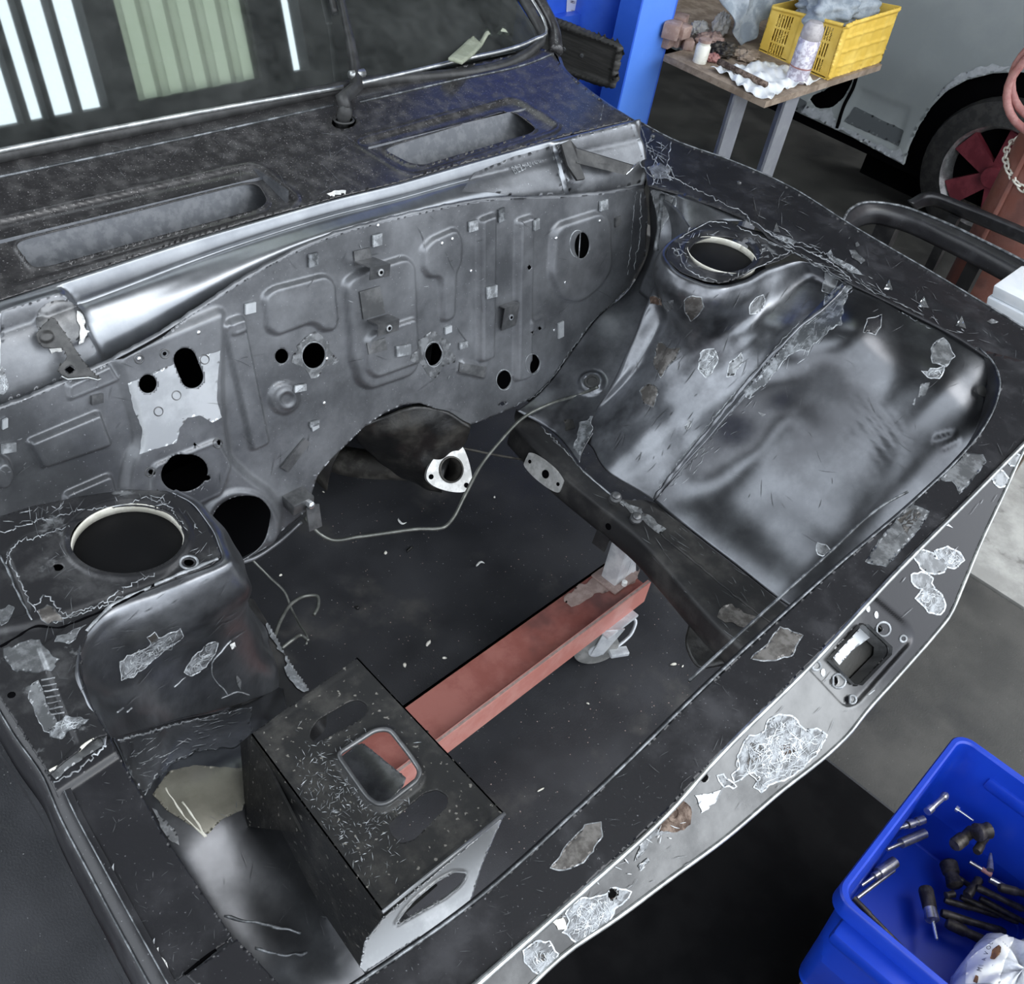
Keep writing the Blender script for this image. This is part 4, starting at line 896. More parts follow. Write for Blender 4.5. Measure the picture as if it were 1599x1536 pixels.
skL=gridmesh('tower_skirt',loft([rimL,rim2,rim3,midL,botL],110,100),'tower_metal',car,disp=lambda x,y:.0014*np.sin(x*.06+y*.03)*np.sin(y*.07)); solid(skL,.002); cSL=Cast(skL)
for P,mt,ed in (([(187,1035),(200,1025),(230,1012),(238,1000),(282,982),(284,992),(240,1030),(215,1050),(190,1062)],'scoured','ground_edge'),([(292,1040),(300,1028),(325,1005),(340,1002),(338,1015),(320,1040),(300,1055),(288,1050)],'scoured','ground_edge'),([(358,1005),(366,1002),(368,1010),(361,1013)],'white_paint',None),([(230,995),(240,988),(246,996),(236,1008)],'bare_brown','ground_edge'),([(368,1055),(378,1062),(376,1078),(370,1070)],'bare_grey',None)):
    patch('scrape_or_glint',P,cSL,mt,skL,1.1,edge=ed,ew=1.5,step=2.6)
for P in ([(135,985),(165,953),(250,910),(340,872)],): seam('polished_edge',P,Cast(tl_,skL),.0022,'sealer',skL,wob=.3)
for P in ([(272,1073),(290,1056)],[(184,1112),(192,1105)],[(198,1112),(206,1104)],[(345,1090),(372,1080),(388,1085)],[(355,1085),(330,1045),(360,1000)]): seam('scratch',P,cSL,.0012,'sealer',skL)
# left front ledge
LED2=Plane((0,.25,.818),(0,-.05,1))
lf_out=[(70,1206),(152,1150),(168,1146),(178,1165),(260,1310),(363,1463),(330,1488),(288,1521),(255,1545),(230,1505),(150,1358),(100,1262)]
ldL=panel('wing_ledge',LED2,lf_out,'ledge_black',car,(),addf(bump(s_poly([(60,1210),(180,1140),(185,1180),(80,1250)]),.006,14)),step=3.5,thick=.002); cLD=Cast(ldL)
edgeL=crs(LED2(*np.array([(0,1090),(30,1140),(76,1206),(100,1262),(150,1358),(230,1505),(300,1630)],float).T),50)
gridmesh('wing_flange',np.array([edgeL+np.array([.012,0,.002]),edgeL+np.array([.004,0,.003]),edgeL+np.array([-.006,0,-.002]),edgeL+np.array([-.011,0,-.012]),edgeL+np.array([-.012,0,-.06])]),'ledge_black',ldL)
tube('polished_edge',edgeL+np.array([.006,0,.0028]),.0007,'dim_seam',ldL,6); tube('polished_edge',edgeL+np.array([-.006,0,-.0015]),.0009,'dim_seam',ldL,6)
patch('bare_step',[(76,1206),(152,1150),(165,1150),(160,1165),(100,1205),(88,1218)],cLD,'bare_grey',ldL,.8,off=.001)
seam('polished_edge',[(78,1204),(110,1182),(150,1152),(164,1150)],Cast(tl_,ldL),.0016,'cream_edge',ldL,wob=.3)
seam('scraped_line',[(85,1222),(100,1215),(130,1195),(165,1162)],cLD,.002,'sealer',ldL,wob=1.5)
for P in ([(112,1270),(122,1250),(116,1275)],[(165,1372),(178,1348),(176,1380)],[(235,1480),(242,1460),(240,1485)]): patch('notch_glint',P,cLD,'light_plate',ldL,.3,step=2.2,off=.001)  # light triangles paint the glint of the pressed notches
patch('bare_steel',[(232,1486),(245,1482),(262,1510),(270,1536),(258,1536),(240,1505)],cLD,'white_paint',ldL,1.2,step=2.6,off=.001)
seam('panel_gap',[(363,1464),(330,1488),(288,1521)],cLD,.002,'void',ldL,wob=.2)
# left inner wing
W0=[L3(176,1152,.815),L3(225,1140,.70),L3(280,1124,.62),L3(345,1110,.55),L3(395,1094,.50),L3(440,1067,.45)]
W1=[L3(208,1215,.81),np.array([.252,.60,.71]),np.array([.275,.60,.662]),np.array([.33,.60,.65]),np.array([.39,.60,.64]),np.array([.45,.60,.63]),np.array([.49,.60,.56])]
W2=[L3(260,1310,.81),np.array([.240,.47,.68]),np.array([.265,.47,.608]),np.array([.32,.47,.594]),np.array([.38,.47,.585]),np.array([.45,.47,.575]),np.array([.48,.47,.51])]
W3=[L3(363,1463,.81),np.array([.234,.34,.65]),np.array([.26,.33,.55]),np.array([.31,.33,.53]),np.array([.37,.33,.52]),np.array([.45,.33,.51]),np.array([.48,.33,.46])]
W4=[L3(372,1475,.80),np.array([.244,.30,.64]),np.array([.262,.27,.52]),np.array([.31,.26,.50]),np.array([.37,.25,.485]),np.array([.45,.24,.475]),np.array([.48,.24,.43])]
arL=gridmesh('inner_wing',loft([W0,W1,W2,W3,W4],80,90),'arch_gloss',car,disp=lambda x,y:.001*np.sin(x*.04)*np.sin(y*.05)); solid(arL,.002); cAL=Cast(arL)
patch('olive_reflection',[(238,1240),(262,1205),(300,1195),(380,1200),(385,1245),(378,1265),(345,1280),(325,1302),(300,1290),(260,1265)],cAL,'olive_reflection',arL,.6,off=.0007)  # olive tone paints a reflection onto the wing
patch('sealer_band',[(180,1160),(250,1138),(330,1118),(390,1105),(392,1150),(370,1165),(300,1175),(270,1190),(235,1225),(222,1238),(200,1200)],cAL,'tower_metal',arL,1.8,edge='dim_seam',ew=1.0,off=.0007)
seam('sealer_line',[(178,1158),(215,1148),(280,1130),(345,1115),(392,1105)],cAL,.0025,'sealer',arL,wob=1); seam('sealer_line',[(225,1240),(240,1215),(270,1188),(290,1180)],cAL,.002,'sealer',arL,wob=1)
for P in ([(258,1230),(285,1272),(320,1306)],[(285,1252),(305,1280),(322,1306)]): seam('scratch',P,cAL,.0016,'cream_edge',arL,wob=.5)
patch('scoured_edge',[(238,1262),(250,1272),(275,1300),(280,1320),(262,1310),(250,1290)],cAL,'bare_grey',arL,1.0)
for P in ([(350,1430),(400,1440),(470,1455)],[(400,1480),(440,1490),(480,1488)]): seam('smear',P,cAL,.002,'dim_seam',arL,wob=1)

# --- nose panel
nt_in=[(1530,545),(1550,565),(1562,597),(1556,630),(1536,670),(1500,714),(1440,772),(1300,892),(1130,1046),(900,1268),(740,1410),(560,1536),(500,1575),(455,1555),(430,1530),(400,1498),(370,1466),(290,1522)]
crease=[(1700,590),(1640,650),(1599,690),(1500,790),(1400,890),(1260,1040),(1100,1200),(1050,1257),(900,1395),(740,1536),(620,1640)]
nose=panel('nose_panel',NTOP,nt_in+[(420,1640)]+crease[::-1],'ledge_black',car,(),None,step=4,thick=.002)
inn=NTOP(*crs(np.array(nt_in[:13],float),120).T)
gridmesh('inner_lip',np.array([inn,inn+np.array([0,.006,-.004]),inn+np.array([0,.010,-.045])]),'ledge_black',nose); tube('lip_edge',inn+np.array([0,.001,.0012]),.0016,'dim_seam',nose,6)
# second flange line just inside the lip
tube('flange_line',[NTOP(x,y)+np.array([0,.016,-.02]) for x,y in ((1100,1060),(1180,985),(1300,875),(1420,772),(1440,762))],.0022,'dim_seam',nose,8,n=30)
cp=NFACE(*np.array(crease,float).T); 
outer=[(1720,560),(1640,640),(1599,702),(1565,775),(1530,850),(1505,910),(1480,965),(1468,980),(1400,1058),(1345,1120),(1330,1140),(1300,1170),(1215,1238),(1130,1310),(1045,1372),(960,1435),(880,1490),(830,1536),(740,1640)]
hl=[(1258,1036),(1362,928),(1418,975),(1426,1000),(1340,1098),(1322,1104)]
hole_w=[(1297,1030),(1345,975),(1356,974),(1394,1010),(1393,1022),(1347,1070),(1335,1068)]
rel_n=addf(bump(s_rpoly(hl,12),-.006,9),bump(s_poly(crease[1:10]+[(760,1536),(1070,1262),(1420,890)][::1]),0,4),bump(s_ell(1040,1270,22,18,-40),-.003,14))
face=panel('nose_front',NFACE,crease+outer[::-1],'nose_face',car,[s_rpoly(hole_w,8),s_poly([(1091,1215),(1100,1206),(1108,1213),(1100,1223)]),s_poly([(948,1398),(956,1386),(965,1393),(957,1406)]),s_ell(1274,1039,5,4.5),s_ell(1309,1063,6.5,7.5),s_ell(1330,1092,5,5),s_ell(1379,982,6,5)],rel_n,step=2.8,thick=.002)
crl=crs(NFACE(*np.array(crease,float).T),80); tube('crease_highlight',crl+np.array([0,-.002,.0]),.0035,'chrome_trim',nose,8)  # chrome line paints the highlight along the crease
oul=crs(NFACE(*np.array(outer,float).T),90); tube('lower_edge',oul,.003,'chrome_trim',nose,8)
gridmesh('lower_return',np.array([oul,oul+np.array([0,.006,-.006]),oul+np.array([0,.03,-.012]),oul+np.array([0,.04,-.05])]),'ledge_black',nose)
cNF=Cast(face); cNT=Cast(nose)
gridmesh('lamp_box',np.array([[NFACE(x,y) for x,y in hole_w+hole_w[:1]],[NFACE(x,y)+np.array([0,.02,-.02]) for x,y in hole_w+hole_w[:1]]]),'bracket_metal',nose)
patch('lamp_back',[(1285,1040),(1350,960),(1405,1010),(1340,1085)],Plane((0,.20,.80),(0,-1,1)),'floor_grey',nose,.2,step=4)
patch('lamp_flap',[(1300,1026),(1345,977),(1356,980),(1358,995),(1330,1015),(1310,1038)],Plane((0,.19,.81),(0,-1,1)),'light_plate',nose,.2,step=3)
for x,y,r in ((1274,1039,7),(1309,1063,11),(1330,1092,6.5),(1379,982,11),(1410,997,5)): ringpx('hole_ring',x,y,r,.0018,cNF,'sealer',face)
for x,y in ((1285,1050),(1368,960),(1355,950),(1381,1012)): stud('rivet',x,y,.005,.0015,cNF,'bright_metal',face)
SC='scoured';GE='ground_edge'
for P,mt,ed in (([(1153,1180),(1165,1152),(1195,1145),(1200,1125),(1218,1115),(1240,1122),(1256,1140),(1275,1138),(1290,1148),(1280,1168),(1258,1190),(1235,1212),(1210,1218),(1190,1235),(1178,1228),(1190,1212),(1170,1205),(1150,1218),(1142,1210),(1155,1200)],SC,GE),
   ([(1170,1160),(1190,1160),(1185,1185),(1165,1195)],'bare_brown',None),([(1215,1165),(1235,1160),(1240,1175),(1222,1185)],'rust',None),([(1118,1212),(1128,1210),(1145,1222),(1150,1230),(1130,1225)],'bare_grey',GE),
   ([(1428,868),(1440,858),(1456,864),(1462,875),(1478,880),(1472,892),(1448,894),(1438,885)],'bare_grey',GE),([(1460,860),(1478,856),(1496,862),(1504,874),(1490,886),(1476,882),(1466,872)],SC,GE),([(1421,898),(1440,896),(1455,902),(1458,918),(1440,920),(1426,912)],'bare_grey',GE),([(1430,935),(1438,922),(1455,920),(1470,930),(1475,945),(1468,958),(1450,955),(1440,942)],SC,GE),
   ([(1548,738),(1560,734),(1572,740),(1574,752),(1562,760),(1552,750)],'bare_grey',GE),([(1574,712),(1582,706),(1592,712),(1588,726),(1578,726)],'bare_grey',GE),([(1462,815),(1470,810),(1486,824),(1470,820)],'light_plate',None),
   ([(1035,1255),(1060,1245),(1080,1262),(1078,1285),(1055,1300),(1035,1298),(1020,1280)],'rust',None),([(1000,1310),(1020,1298),(1050,1300),(1020,1306),(1005,1330),(990,1345)],'bare_grey',None),([(995,1350),(1012,1340),(1015,1345),(1000,1356)],SC,None),
   ([(885,1420),(905,1405),(945,1398),(955,1385),(975,1390),(985,1395),(975,1405),(958,1420),(950,1440),(925,1462),(900,1468),(880,1455),(890,1440)],SC,GE),([(862,1435),(880,1432),(885,1448),(870,1452)],'cream_edge',None),
   ([(818,1485),(835,1470),(858,1472),(868,1490),(865,1508),(850,1522),(832,1515),(820,1500)],SC,GE),([(838,1488),(850,1484),(852,1500),(842,1502)],'bare_brown',None),([(1085,1240),(1110,1238),(1125,1232),(1115,1255),(1095,1270)],'light_plate',None)):
    patch('scrape_or_glint',P,cNF,mt,face,1.2,edge=ed,ew=2.6,step=2.8)
l,nn=cNF.one(1050,1268); lathe('rusted_hole',[(-.002,.012),(.003,.010),(.003,.006),(-.004,.005)],l,nn,'rust',face,16)
for P,mt,ed in (([(1480,735),(1500,708),(1535,712),(1538,722),(1500,770),(1490,752),(1470,748)],'bare_grey','dim_seam'),([(1352,878),(1370,850),(1395,820),(1420,788),(1448,800),(1430,830),(1405,860),(1382,882)],'bare_grey','dim_seam'),([(1400,812),(1425,795),(1440,803),(1415,835)],'bare_brown',None),([(1172,1028),(1195,1010),(1218,980),(1252,992),(1246,1002),(1236,1022),(1205,1032)],'bare_brown','sealer'),
   ([(862,1355),(885,1320),(915,1290),(938,1285),(940,1305),(925,1330),(905,1350),(880,1358)],'bare_brown','sealer')):
    patch('scrape_or_glint',P,cNT,mt,nose,1.0,edge=ed,ew=2.0,step=3)

# --- folded sheet-metal box in the left front of the bay
BZ=.72; BT=Zp(BZ)
bo=[(558,1026),(788,1270),(597,1424),(392,1146)]
sl1=[(484,1140),(497,1122),(545,1094),(560,1091),(574,1099),(573,1113),(563,1122),(507,1153),(495,1158),(484,1153)]
ctr=[(526,1182),(586,1143),(608,1142),(642,1186),(656,1208),(650,1223),(606,1257),(590,1260),(574,1250)]
sl2=[(607,1284),(662,1237),(683,1231),(699,1241),(701,1251),(695,1262),(647,1310),(626,1316),(610,1300)]
bx_=panel('radiator_box',BT,bo,'box_black',car,[s_rpoly(sl1,6),s_rpoly(ctr,10),s_rpoly(sl2,6)],addf(bead(s_rpoly(ctr,10),.006,12),bump(s_poly(grow(bo,-14)),-.001,5)),step=2.6,thick=.002)
q=crs_round(np.array(ctr,float),10); tube('rim',[BT(x,y)+np.array([0,0,.005]) for x,y in q],.003,'bracket_metal',bx_,8,True)
A,B,C_,D=[BT(x,y) for x,y in bo]
FB=Plane((B+C_)/2,_n(np.array([0.0,-.72,.69])))
fh=[(709,1361),(729,1363),(720,1380),(695,1401),(617,1445),(629,1426),(647,1405),(681,1377)]
fo=[(788,1271),(755,1345),(731,1420),(640,1472),(570,1518),(562,1510),(570,1470),(600,1432)]
ff=panel('front_plate',FB,fo,'box_silver',bx_,[s_rpoly(fh,4)],bead(s_rpoly(fh,6),.0015,5),step=2.6,thick=.002)
tube('folded_edge',[B,(B+C_)/2,C_],.0022,'box_silver',bx_,8)
slab('side_plate',[A,B,B+np.array([.0,.004,-.05]),A+np.array([.0,0,-.05])],(-.002,0,0),'box_black',bx_)
slab('side_plate',[D,C_,C_+np.array([-.004,.006,-.16]),D+np.array([0,0,-.16])],(.002,0,0),'box_black',bx_)
slab('inner_tray',[D+np.array([.004,-.1,-.09]),C_+np.array([.004,.01,-.09]),C_+np.array([.10,.01,-.09]),D+np.array([.075,-.12,-.09])],(0,0,-.002),'box_black',bx_)
panel('inner_plate',Zp(.61),[(526,1186),(556,1163),(566,1160),(575,1166),(634,1214),(630,1226),(606,1254),(590,1260),(572,1250)],'bracket_metal',bx_,(),None,step=3,thick=.002)
slab('gusset',[L3(392,1146,.715),L3(375,1160,.66),L3(385,1290,.62),L3(470,1300,.69)],(.003,0,0),'box_black',bx_)
cBX=Cast(bx_)
dd=[]
V=[];Fc=[]
for i in range(520):
    u,v=np.random.beta(2,2),np.random.beta(2.2,2); x=458+u*210-40*v; y=1120+v*270+ (u-.5)*40
    if s_poly(grow(np.array(bo,float),-8))(np.array([x]),np.array([y]))[0]>0: continue
    l,nn=cBX.one(x,y)
    if l is None or l[2]<BZ-.01: continue
    a=random.uniform(0,6.28); d_=np.array([math.cos(a),math.sin(a),0])*random.uniform(.0012,.0055); p_=np.array([-d_[1],d_[0],0]); p_=p_/np.linalg.norm(p_)*random.uniform(.0002,.0006); k=len(V)
    V+= [l-d_+nn*.0009,l+p_+nn*.0009,l+d_+nn*.0009,l-p_+nn*.0014]; Fc+=[(k,k+1,k+2),(k,k+2,k+3)]
tag(mesh('wire_bristles',V,Fc,'sealer',bx_,False),None,None,None,'stuff')

# --- brake pipe across the bay and loose pipes on the left
bp=[cG.one(936,603)[0]+np.array([-.012,-.004,.006]),L3(905,616,.5),L3(860,630,.5),L3(820,650,.49),L3(780,690,.47),L3(752,725,.455),L3(725,775,.44),L3(705,812,.42),L3(695,822,.42),L3(650,826,.42),L3(560,838,.42),L3(515,842,.42),L3(500,834,.43),L3(476,808,.45)]
tube('brake_pipe',bp,.0034,'brake_pipe',car,10,n=140)
lp1=[L3(392,872,.43),L3(420,900,.40),L3(445,925,.39),L3(455,950,.38),L3(468,975,.38),L3(480,998,.38),L3(478,1006,.38)]
tube('loose_pipe',lp1,.002,'brake_pipe',car,8,n=50)
lp2=[L3(428,995,.44),L3(440,965,.43),L3(458,940,.42),L3(480,930,.41),L3(494,930,.41),L3(497,945,.41),L3(490,960,.41)]
tube('loose_pipe',lp2,.0032,'brake_pipe',car,8,n=50)
lp3=[L3(440,1012,.45),L3(458,998,.45),L3(470,992,.44),L3(482,1000,.44)]
tube('loose_pipe',lp3,.003,'brake_pipe',car,8,n=24)
tube('pipe_end',[L3(365,880,.45),L3(395,872,.44),L3(430,850,.44),L3(470,815,.45)],.004,'firewall_metal',car,8,n=20)
# outer wing skin on the left, below the ledge
ol=crs(LED2(*np.array([(-120,900),(0,1090),(76,1206),(150,1358),(230,1505),(300,1630)],float).T),30)
gridmesh('outer_wing',np.array([ol+np.array([-.018,0,-.055]),ol+np.array([-.016,0,-.085])]),'ledge_black',car)

scratches(led_out[:-2],cLR,90,5,24,.7,'scuff',ledR,seed=6)
scratches([(1180,330),(1340,420),(1540,530),(1520,545),(1330,450),(1180,365)],cLR,66,5,26,.9,'sealer',ledR,ang=28,seed=7)
scratches([(1000,200),(1045,225),(1060,290),(1150,340),(1140,352),(1015,292)],cLR,36,6,26,1.0,'sealer',ledR,seed=8)
scratches([(1050,420),(1130,445),(1300,440),(1240,510),(1040,760),(930,700)],cRI,66,6,34,.8,'scuff',skR,ang=-55,seed=9)
scratches([(1250,505),(1330,445),(1350,470),(1220,600),(1040,790),(1015,775)],cRI,66,5,22,.8,'sealer',arR,ang=-48,seed=10)
scratches([(1330,460),(1540,560),(1500,700),(1260,900),(1060,800)],cRI,42,6,30,.6,'scuff',arR,seed=11)
scratches([(1045,385),(1110,345),(1240,392),(1150,436),(1060,420)],cT,42,4,16,.8,'sealer',tow,seed=12)
scratches(lt_out[3:-3],cTL,78,5,26,.8,'scuff',tl_,seed=13)
scratches([(0,790),(260,765),(345,860),(300,895),(285,830),(220,775),(20,830),(0,835)],cTL,36,5,22,.9,'sealer',tl_,seed=14)
scratches([(135,990),(340,875),(430,1060),(180,1140)],cSL,54,6,36,.8,'scuff',skL,ang=-35,seed=15)
scratches([(178,1158),(390,1105),(392,1150),(270,1190),(225,1238)],cAL,48,6,24,.9,'sealer',arL,ang=-20,seed=16)
scratches([(260,1250),(400,1200),(560,1500),(420,1500)],cAL,30,8,34,.7,'scuff',arL,seed=17)
scratches(lf_out,cLD,54,4,18,.6,'scuff',ldL,seed=18)
scratches(crease[1:-1]+outer[1:-1][::-1],cNF,45,4,26,.8,'bare_grey',face,ang=-44,seed=19)
scratches([(1045,1250),(800,1490),(860,1500),(1080,1290)],cNF,30,4,18,1.1,'ground_edge',face,seed=20)
scratches(nt_in[:13]+crease[::-1][1:-2],cNT,72,4,22,.6,'scuff',nose,seed=21)
scratches([(820,660),(1030,780),(1240,960),(1150,1010),(940,790)],cRL,48,5,26,.8,'scuff',rt,ang=42,seed=22)

# ------------------------------------------------------------------ rolling support under the car
dol=thing('support_dolly','red steel beam dolly with a silver post and grey caster under the car','dolly',(1.2,.7,0))
bz=.17
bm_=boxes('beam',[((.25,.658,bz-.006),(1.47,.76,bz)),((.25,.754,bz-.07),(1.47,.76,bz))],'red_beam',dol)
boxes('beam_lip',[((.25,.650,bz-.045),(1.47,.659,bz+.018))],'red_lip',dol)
boxes('lip_edge',[((.25,.652,bz+.018),(1.47,.657,bz+.0185))],'dusty_top',dol)
cB=Cast(bm_)
patch('dust',[(880,930),(945,892),(1000,890),(985,912),(930,930),(890,950)],Zp(bz+.0006),'dusty_top',bm_,2.0,step=4)
pc=at(957,903,bz); 
po=box('post',(pc[0]-.02,pc[1]-.02,bz),(pc[0]+.02,pc[1]+.02,.385),'zinc',dol,.003)
box('post_plate',(pc[0]-.035,pc[1]-.035,bz),(pc[0]+.045,pc[1]+.035,bz+.006),'dusty_top',dol,.002)
lathe('bolt',[(0,.006),(.01,.006),(.012,.003)],(pc[0]+.0,pc[1]-.03,bz+.006),(0,0,1),'white_paint',dol,10)
slab('gusset',[np.array([pc[0]+.022,pc[1]-.018,bz]),np.array([pc[0]+.06,pc[1]-.018,bz]),np.array([pc[0]+.024,pc[1]-.018,bz+.09])],(0,.005,0),'zinc',dol)
wc=np.array([1.345,.668,.052])
ct=thing_=None
wd=_n(np.array([.55,.83,0]))   # wheel axle direction
ax_=np.array([wd[1],-wd[0],0])
wh=lathe('caster_wheel',[(-.014,.034),(-.014,.046),(-.011,.051),(.011,.051),(.014,.046),(.014,.034)],wc,wd,'wheel_grey',dol,36)
lathe('wheel_hub',[(-.016,.02),(.016,.02)],wc,wd,'zinc',wh,20)
for s in (-1,1):
    slab('fork',[wc+wd*s*.018+ax_*(-.014)+np.array([0,0,-.008]),wc+wd*s*.018+ax_*.014+np.array([0,0,-.008]),wc+wd*s*.018+ax_*.045+np.array([0,0,.075]),wc+wd*s*.018+ax_*.0+np.array([0,0,.075])],wd*s*.003,'zinc',dol)
box('fork_plate',(wc[0]-.02,wc[1]-.035,.118),(wc[0]+.085,wc[1]+.04,.125),'zinc',dol,.002)
bq=[at(978,960,.09),at(992,968,.085),at(988,985,.07),at(965,1008,.05),at(955,1015,.045)]
pd=tube('brake_wire',bq,.004,'zinc',dol,8,n=24)
box('brake_pedal',at(966,1018,.045)-np.array([.022,.011,.006]),at(966,1018,.045)+np.array([.022,.011,.006]),'zinc',pd,.003,rot=-.5)

# ------------------------------------------------------------------ scraps on the floor
scr=[(632,812,16,3,'curl','curled white plastic scrap on the floor, nearest the pipe bend'),(752,886,13,3,'curl','bent white sliver lying in the middle of the bare floor'),(669,1004,9,4,'chip','large pale chip on the floor above the red beam'),(632,1038,6,4,'chip','pale chip on the floor beside the black box corner'),(602,863,6,4,'chip','small pale chip below the curled scrap on the floor'),
 (694,1027,5,3,'chip','tiny pale chip next to the red beam'),(1052,1037,8,4,'chip','pale chip on the floor right of the caster brake'),(844,1233,8,2,'chip','thin pale sliver on the floor near the nose panel'),(772,776,4,3,'chip','round pale chip near the exhaust flange'),(505,768,4,2,'chip','tiny chip by the firewall edge'),(438,898,4,3,'chip','pale crumb beside the loose left pipes'),(1066,1040,4,2,'chip','tiny chip right of the pale chip by the caster'),(640,857,14,4,'lump','dark curled leaf under the brake pipe on the floor'),(558,949,6,4,'lump','small dark lump on the floor behind the black box'),(860,1020,3,2,'chip','tiny chip under the red beam lip'),(918,1098,4,2,'chip','hair-thin white fibre on the dark floor')]
for x,y,L_,w_,k,lab in scr:
    c=at(x,y,.002); Lm=L_*.0011; Wm=w_*.0010; a=random.uniform(0,3.1)
    if k=='curl':
        P=[c+np.array([math.cos(a+t)*Lm,math.sin(a+t)*Lm*.8,.003+.004*math.sin(t*2)**2]) for t in np.linspace(0,2.2,10)]
        o=tube('plastic_scrap',P,[.0006,.0022,.0028,.0022,.0006],'white_paint',None,7,n=18)
    else:
        V=[];n=9
        for i in range(n):
            t=2*math.pi*i/n; r=random.uniform(.8,1.15); V.append(c+np.array([math.cos(t)*Lm*r*math.cos(a)-math.sin(t)*Wm*r*math.sin(a),math.cos(t)*Lm*r*math.sin(a)+math.sin(t)*Wm*r*math.cos(a),0]))
        V+= [c+(v-c)*.6+np.array([0,0,Wm*.9]) for v in V]+[c+np.array([0,0,Wm*1.15])]
        Fc=[tuple(range(n))[::-1]]+[(i,(i+1)%n,(i+1)%n+n,i+n) for i in range(n)]+[(i+n,(i+1)%n+n,2*n) for i in range(n)]
        o=mesh('dry_leaf' if k=='lump' else 'stone_chip',V,Fc,'cream_edge' if k=='chip' else 'greasy_black')
    tag(o,lab,'scrap' if k=='curl' else ('leaf' if k=='lump' else 'chip'),'scraps on the workshop floor')
V=[];Fc=[]
for i in range(420):
    x,y=random.uniform(480,1130),random.uniform(780,1330); c=at(x,y,.0); s=random.uniform(.0006,.0018); k=len(V)
    V+=[c+np.array([s,0,0]),c+np.array([-s,s*.8,0]),c+np.array([-s*.4,-s,0]),c+np.array([0,0,s])]; Fc+=[(k,k+1,k+3),(k+1,k+2,k+3),(k+2,k,k+3)]
o=mesh('floor_grit',V,Fc,'dusty_top',None,False); tag(o,'fine pale grit scattered over the dark workshop floor','grit',None,'stuff')

# ------------------------------------------------------------------ blue tub and its contents
TZ=.40; tubo=thing('plastic_tub','bright blue plastic tub of loose tools in front of the car nose','tub',(1.2,-.14,.12))
tx0,tx1,ty0,ty1=.992,1.432,-.30,.0
def rrect(x0,x1,y0,y1,r,z,n=8):
    P=[]
    for cx,cy,a0 in ((x1-r,y1-r,0),(x0+r,y1-r,90),(x0+r,y0+r,180),(x1-r,y0+r,270)):
        for a in np.linspace(a0,a0+90,n): P.append((cx+r*math.cos(math.radians(a)),cy+r*math.sin(math.radians(a)),z))
    return np.array(P)
def ringrows(rows): return np.array([np.vstack([r,r[:1]]) for r in rows])
R=.03; rows=[rrect(tx0+.03,tx1-.03,ty0+.03,ty1-.03,.02,.13),rrect(tx0+.026,tx1-.026,ty0+.026,ty1-.026,.022,.135),rrect(tx0+.014,tx1-.014,ty0+.014,ty1-.014,R-.008,TZ-.03),rrect(tx0+.012,tx1-.012,ty0+.012,ty1-.012,R-.008,TZ),rrect(tx0+.009,tx1-.009,ty0+.009,ty1-.009,R-.006,TZ+.003),rrect(tx0+.002,tx1-.002,ty0+.002,ty1-.002,R,TZ+.003),rrect(tx0,tx1,ty0,ty1,R,TZ),rrect(tx0,tx1,ty0,ty1,R,TZ-.03),rrect(tx0+.012,tx1-.012,ty0+.012,ty1-.012,R-.006,TZ-.03),rrect(tx0+.028,tx1-.028,ty0+.028,ty1-.028,.024,.12)]
gt=ringrows(rows); me=[]; nv,nu,_=gt.shape
V=gt[:,:-1].reshape(-1,3); nu-=1; Fc=[(i*nu+j,(i+1)*nu+j,(i+1)*nu+(j+1)%nu,i*nu+(j+1)%nu) for i in range(nv-1) for j in range(nu)]
Fc+=[tuple(range(nu)),tuple((nv-1)*nu+j for j in range(nu))[::-1]]
tb=mesh('tub_shell',V,Fc,'tub_blue',tubo); auto(tb,40)
bm=bmesh.new(); bm.from_mesh(tb.data); bmesh.ops.recalc_face_normals(bm,faces=bm.faces); bm.to_mesh(tb.data); bm.free()
box('handle',(tx0-.03,ty0+.06,TZ-.06),(tx0+.02,ty1-.03,TZ-.03),'tub_blue',tubo,.008)
box('handle',(tx1-.02,ty0+.05,TZ-.06),(tx1+.03,ty1-.08,TZ-.03),'tub_blue',tubo,.008)
crt=thing('cardboard_box','worn brown cardboard box under the blue tub','box',(1.1,-.16,0))
box('carton',(.93,-.36,.0065),(1.36,-.045,.119),'brown_card',crt,.004); box('flap',(.89,-.34,.108),(.935,-.06,.114),'brown_card',crt,.002,rot=.05)
def tool(name,label,x0,y0,x1,y1,z,prof,mat,mats=None,group='loose tools in the blue tub'):
    z=z-.08
    while max(at(x0,y0,z)[0],at(x1,y1,z)[0])>1.385 and z<.36: z+=.01
    a=at(x0,y0,z); b=at(x1,y1,z); L_=np.linalg.norm(b-a); d=(b-a)/L_
    if len(prof)==1:
        o=lathe(name,[(t*L_,r) for t,r in prof[0]],a,d,mat,None,14); tag(o,label,'tool',group); return o
    e=thing(name,label,'tool',tuple(a),group)
    for i,(pn,pr) in enumerate(prof): lathe(pn,[(t*L_,r) for t,r in pr],a,d,(mats or [mat]*9)[i],e,14)
    return e
tool('socket_adapter','slim silver socket adapter nearest the far corner of the blue tub',1448,1267,1478,1240,.25,[('shank',[(0,.007),(.22,.007),(.22,.0045)]),('shaft',[(.22,.005),(.8,.005)]),('ball_end',[(.8,.006),(.9,.0075),(1,.005)])],'tool_steel')
tool('hose_fitting','stepped silver hose fitting beside the tub wall, second from the corner',1402,1293,1442,1279,.25,[('nipple',[(0,.003),(.2,.003),(.2,.005),(.34,.005)]),('hex',[(.38,.008),(.6,.008)]),('collar',[(.64,.0055),(.74,.0055),(.74,.008),(1,.008)])],'tool_steel')
tool('long_socket','long grey socket with a thin shank by the tub wall',1385,1326,1445,1300,.25,[('shank',[(0,.0035),(.36,.0035)]),('barrel',[(.36,.009),(.98,.009),(1,.007)])],'tool_steel')
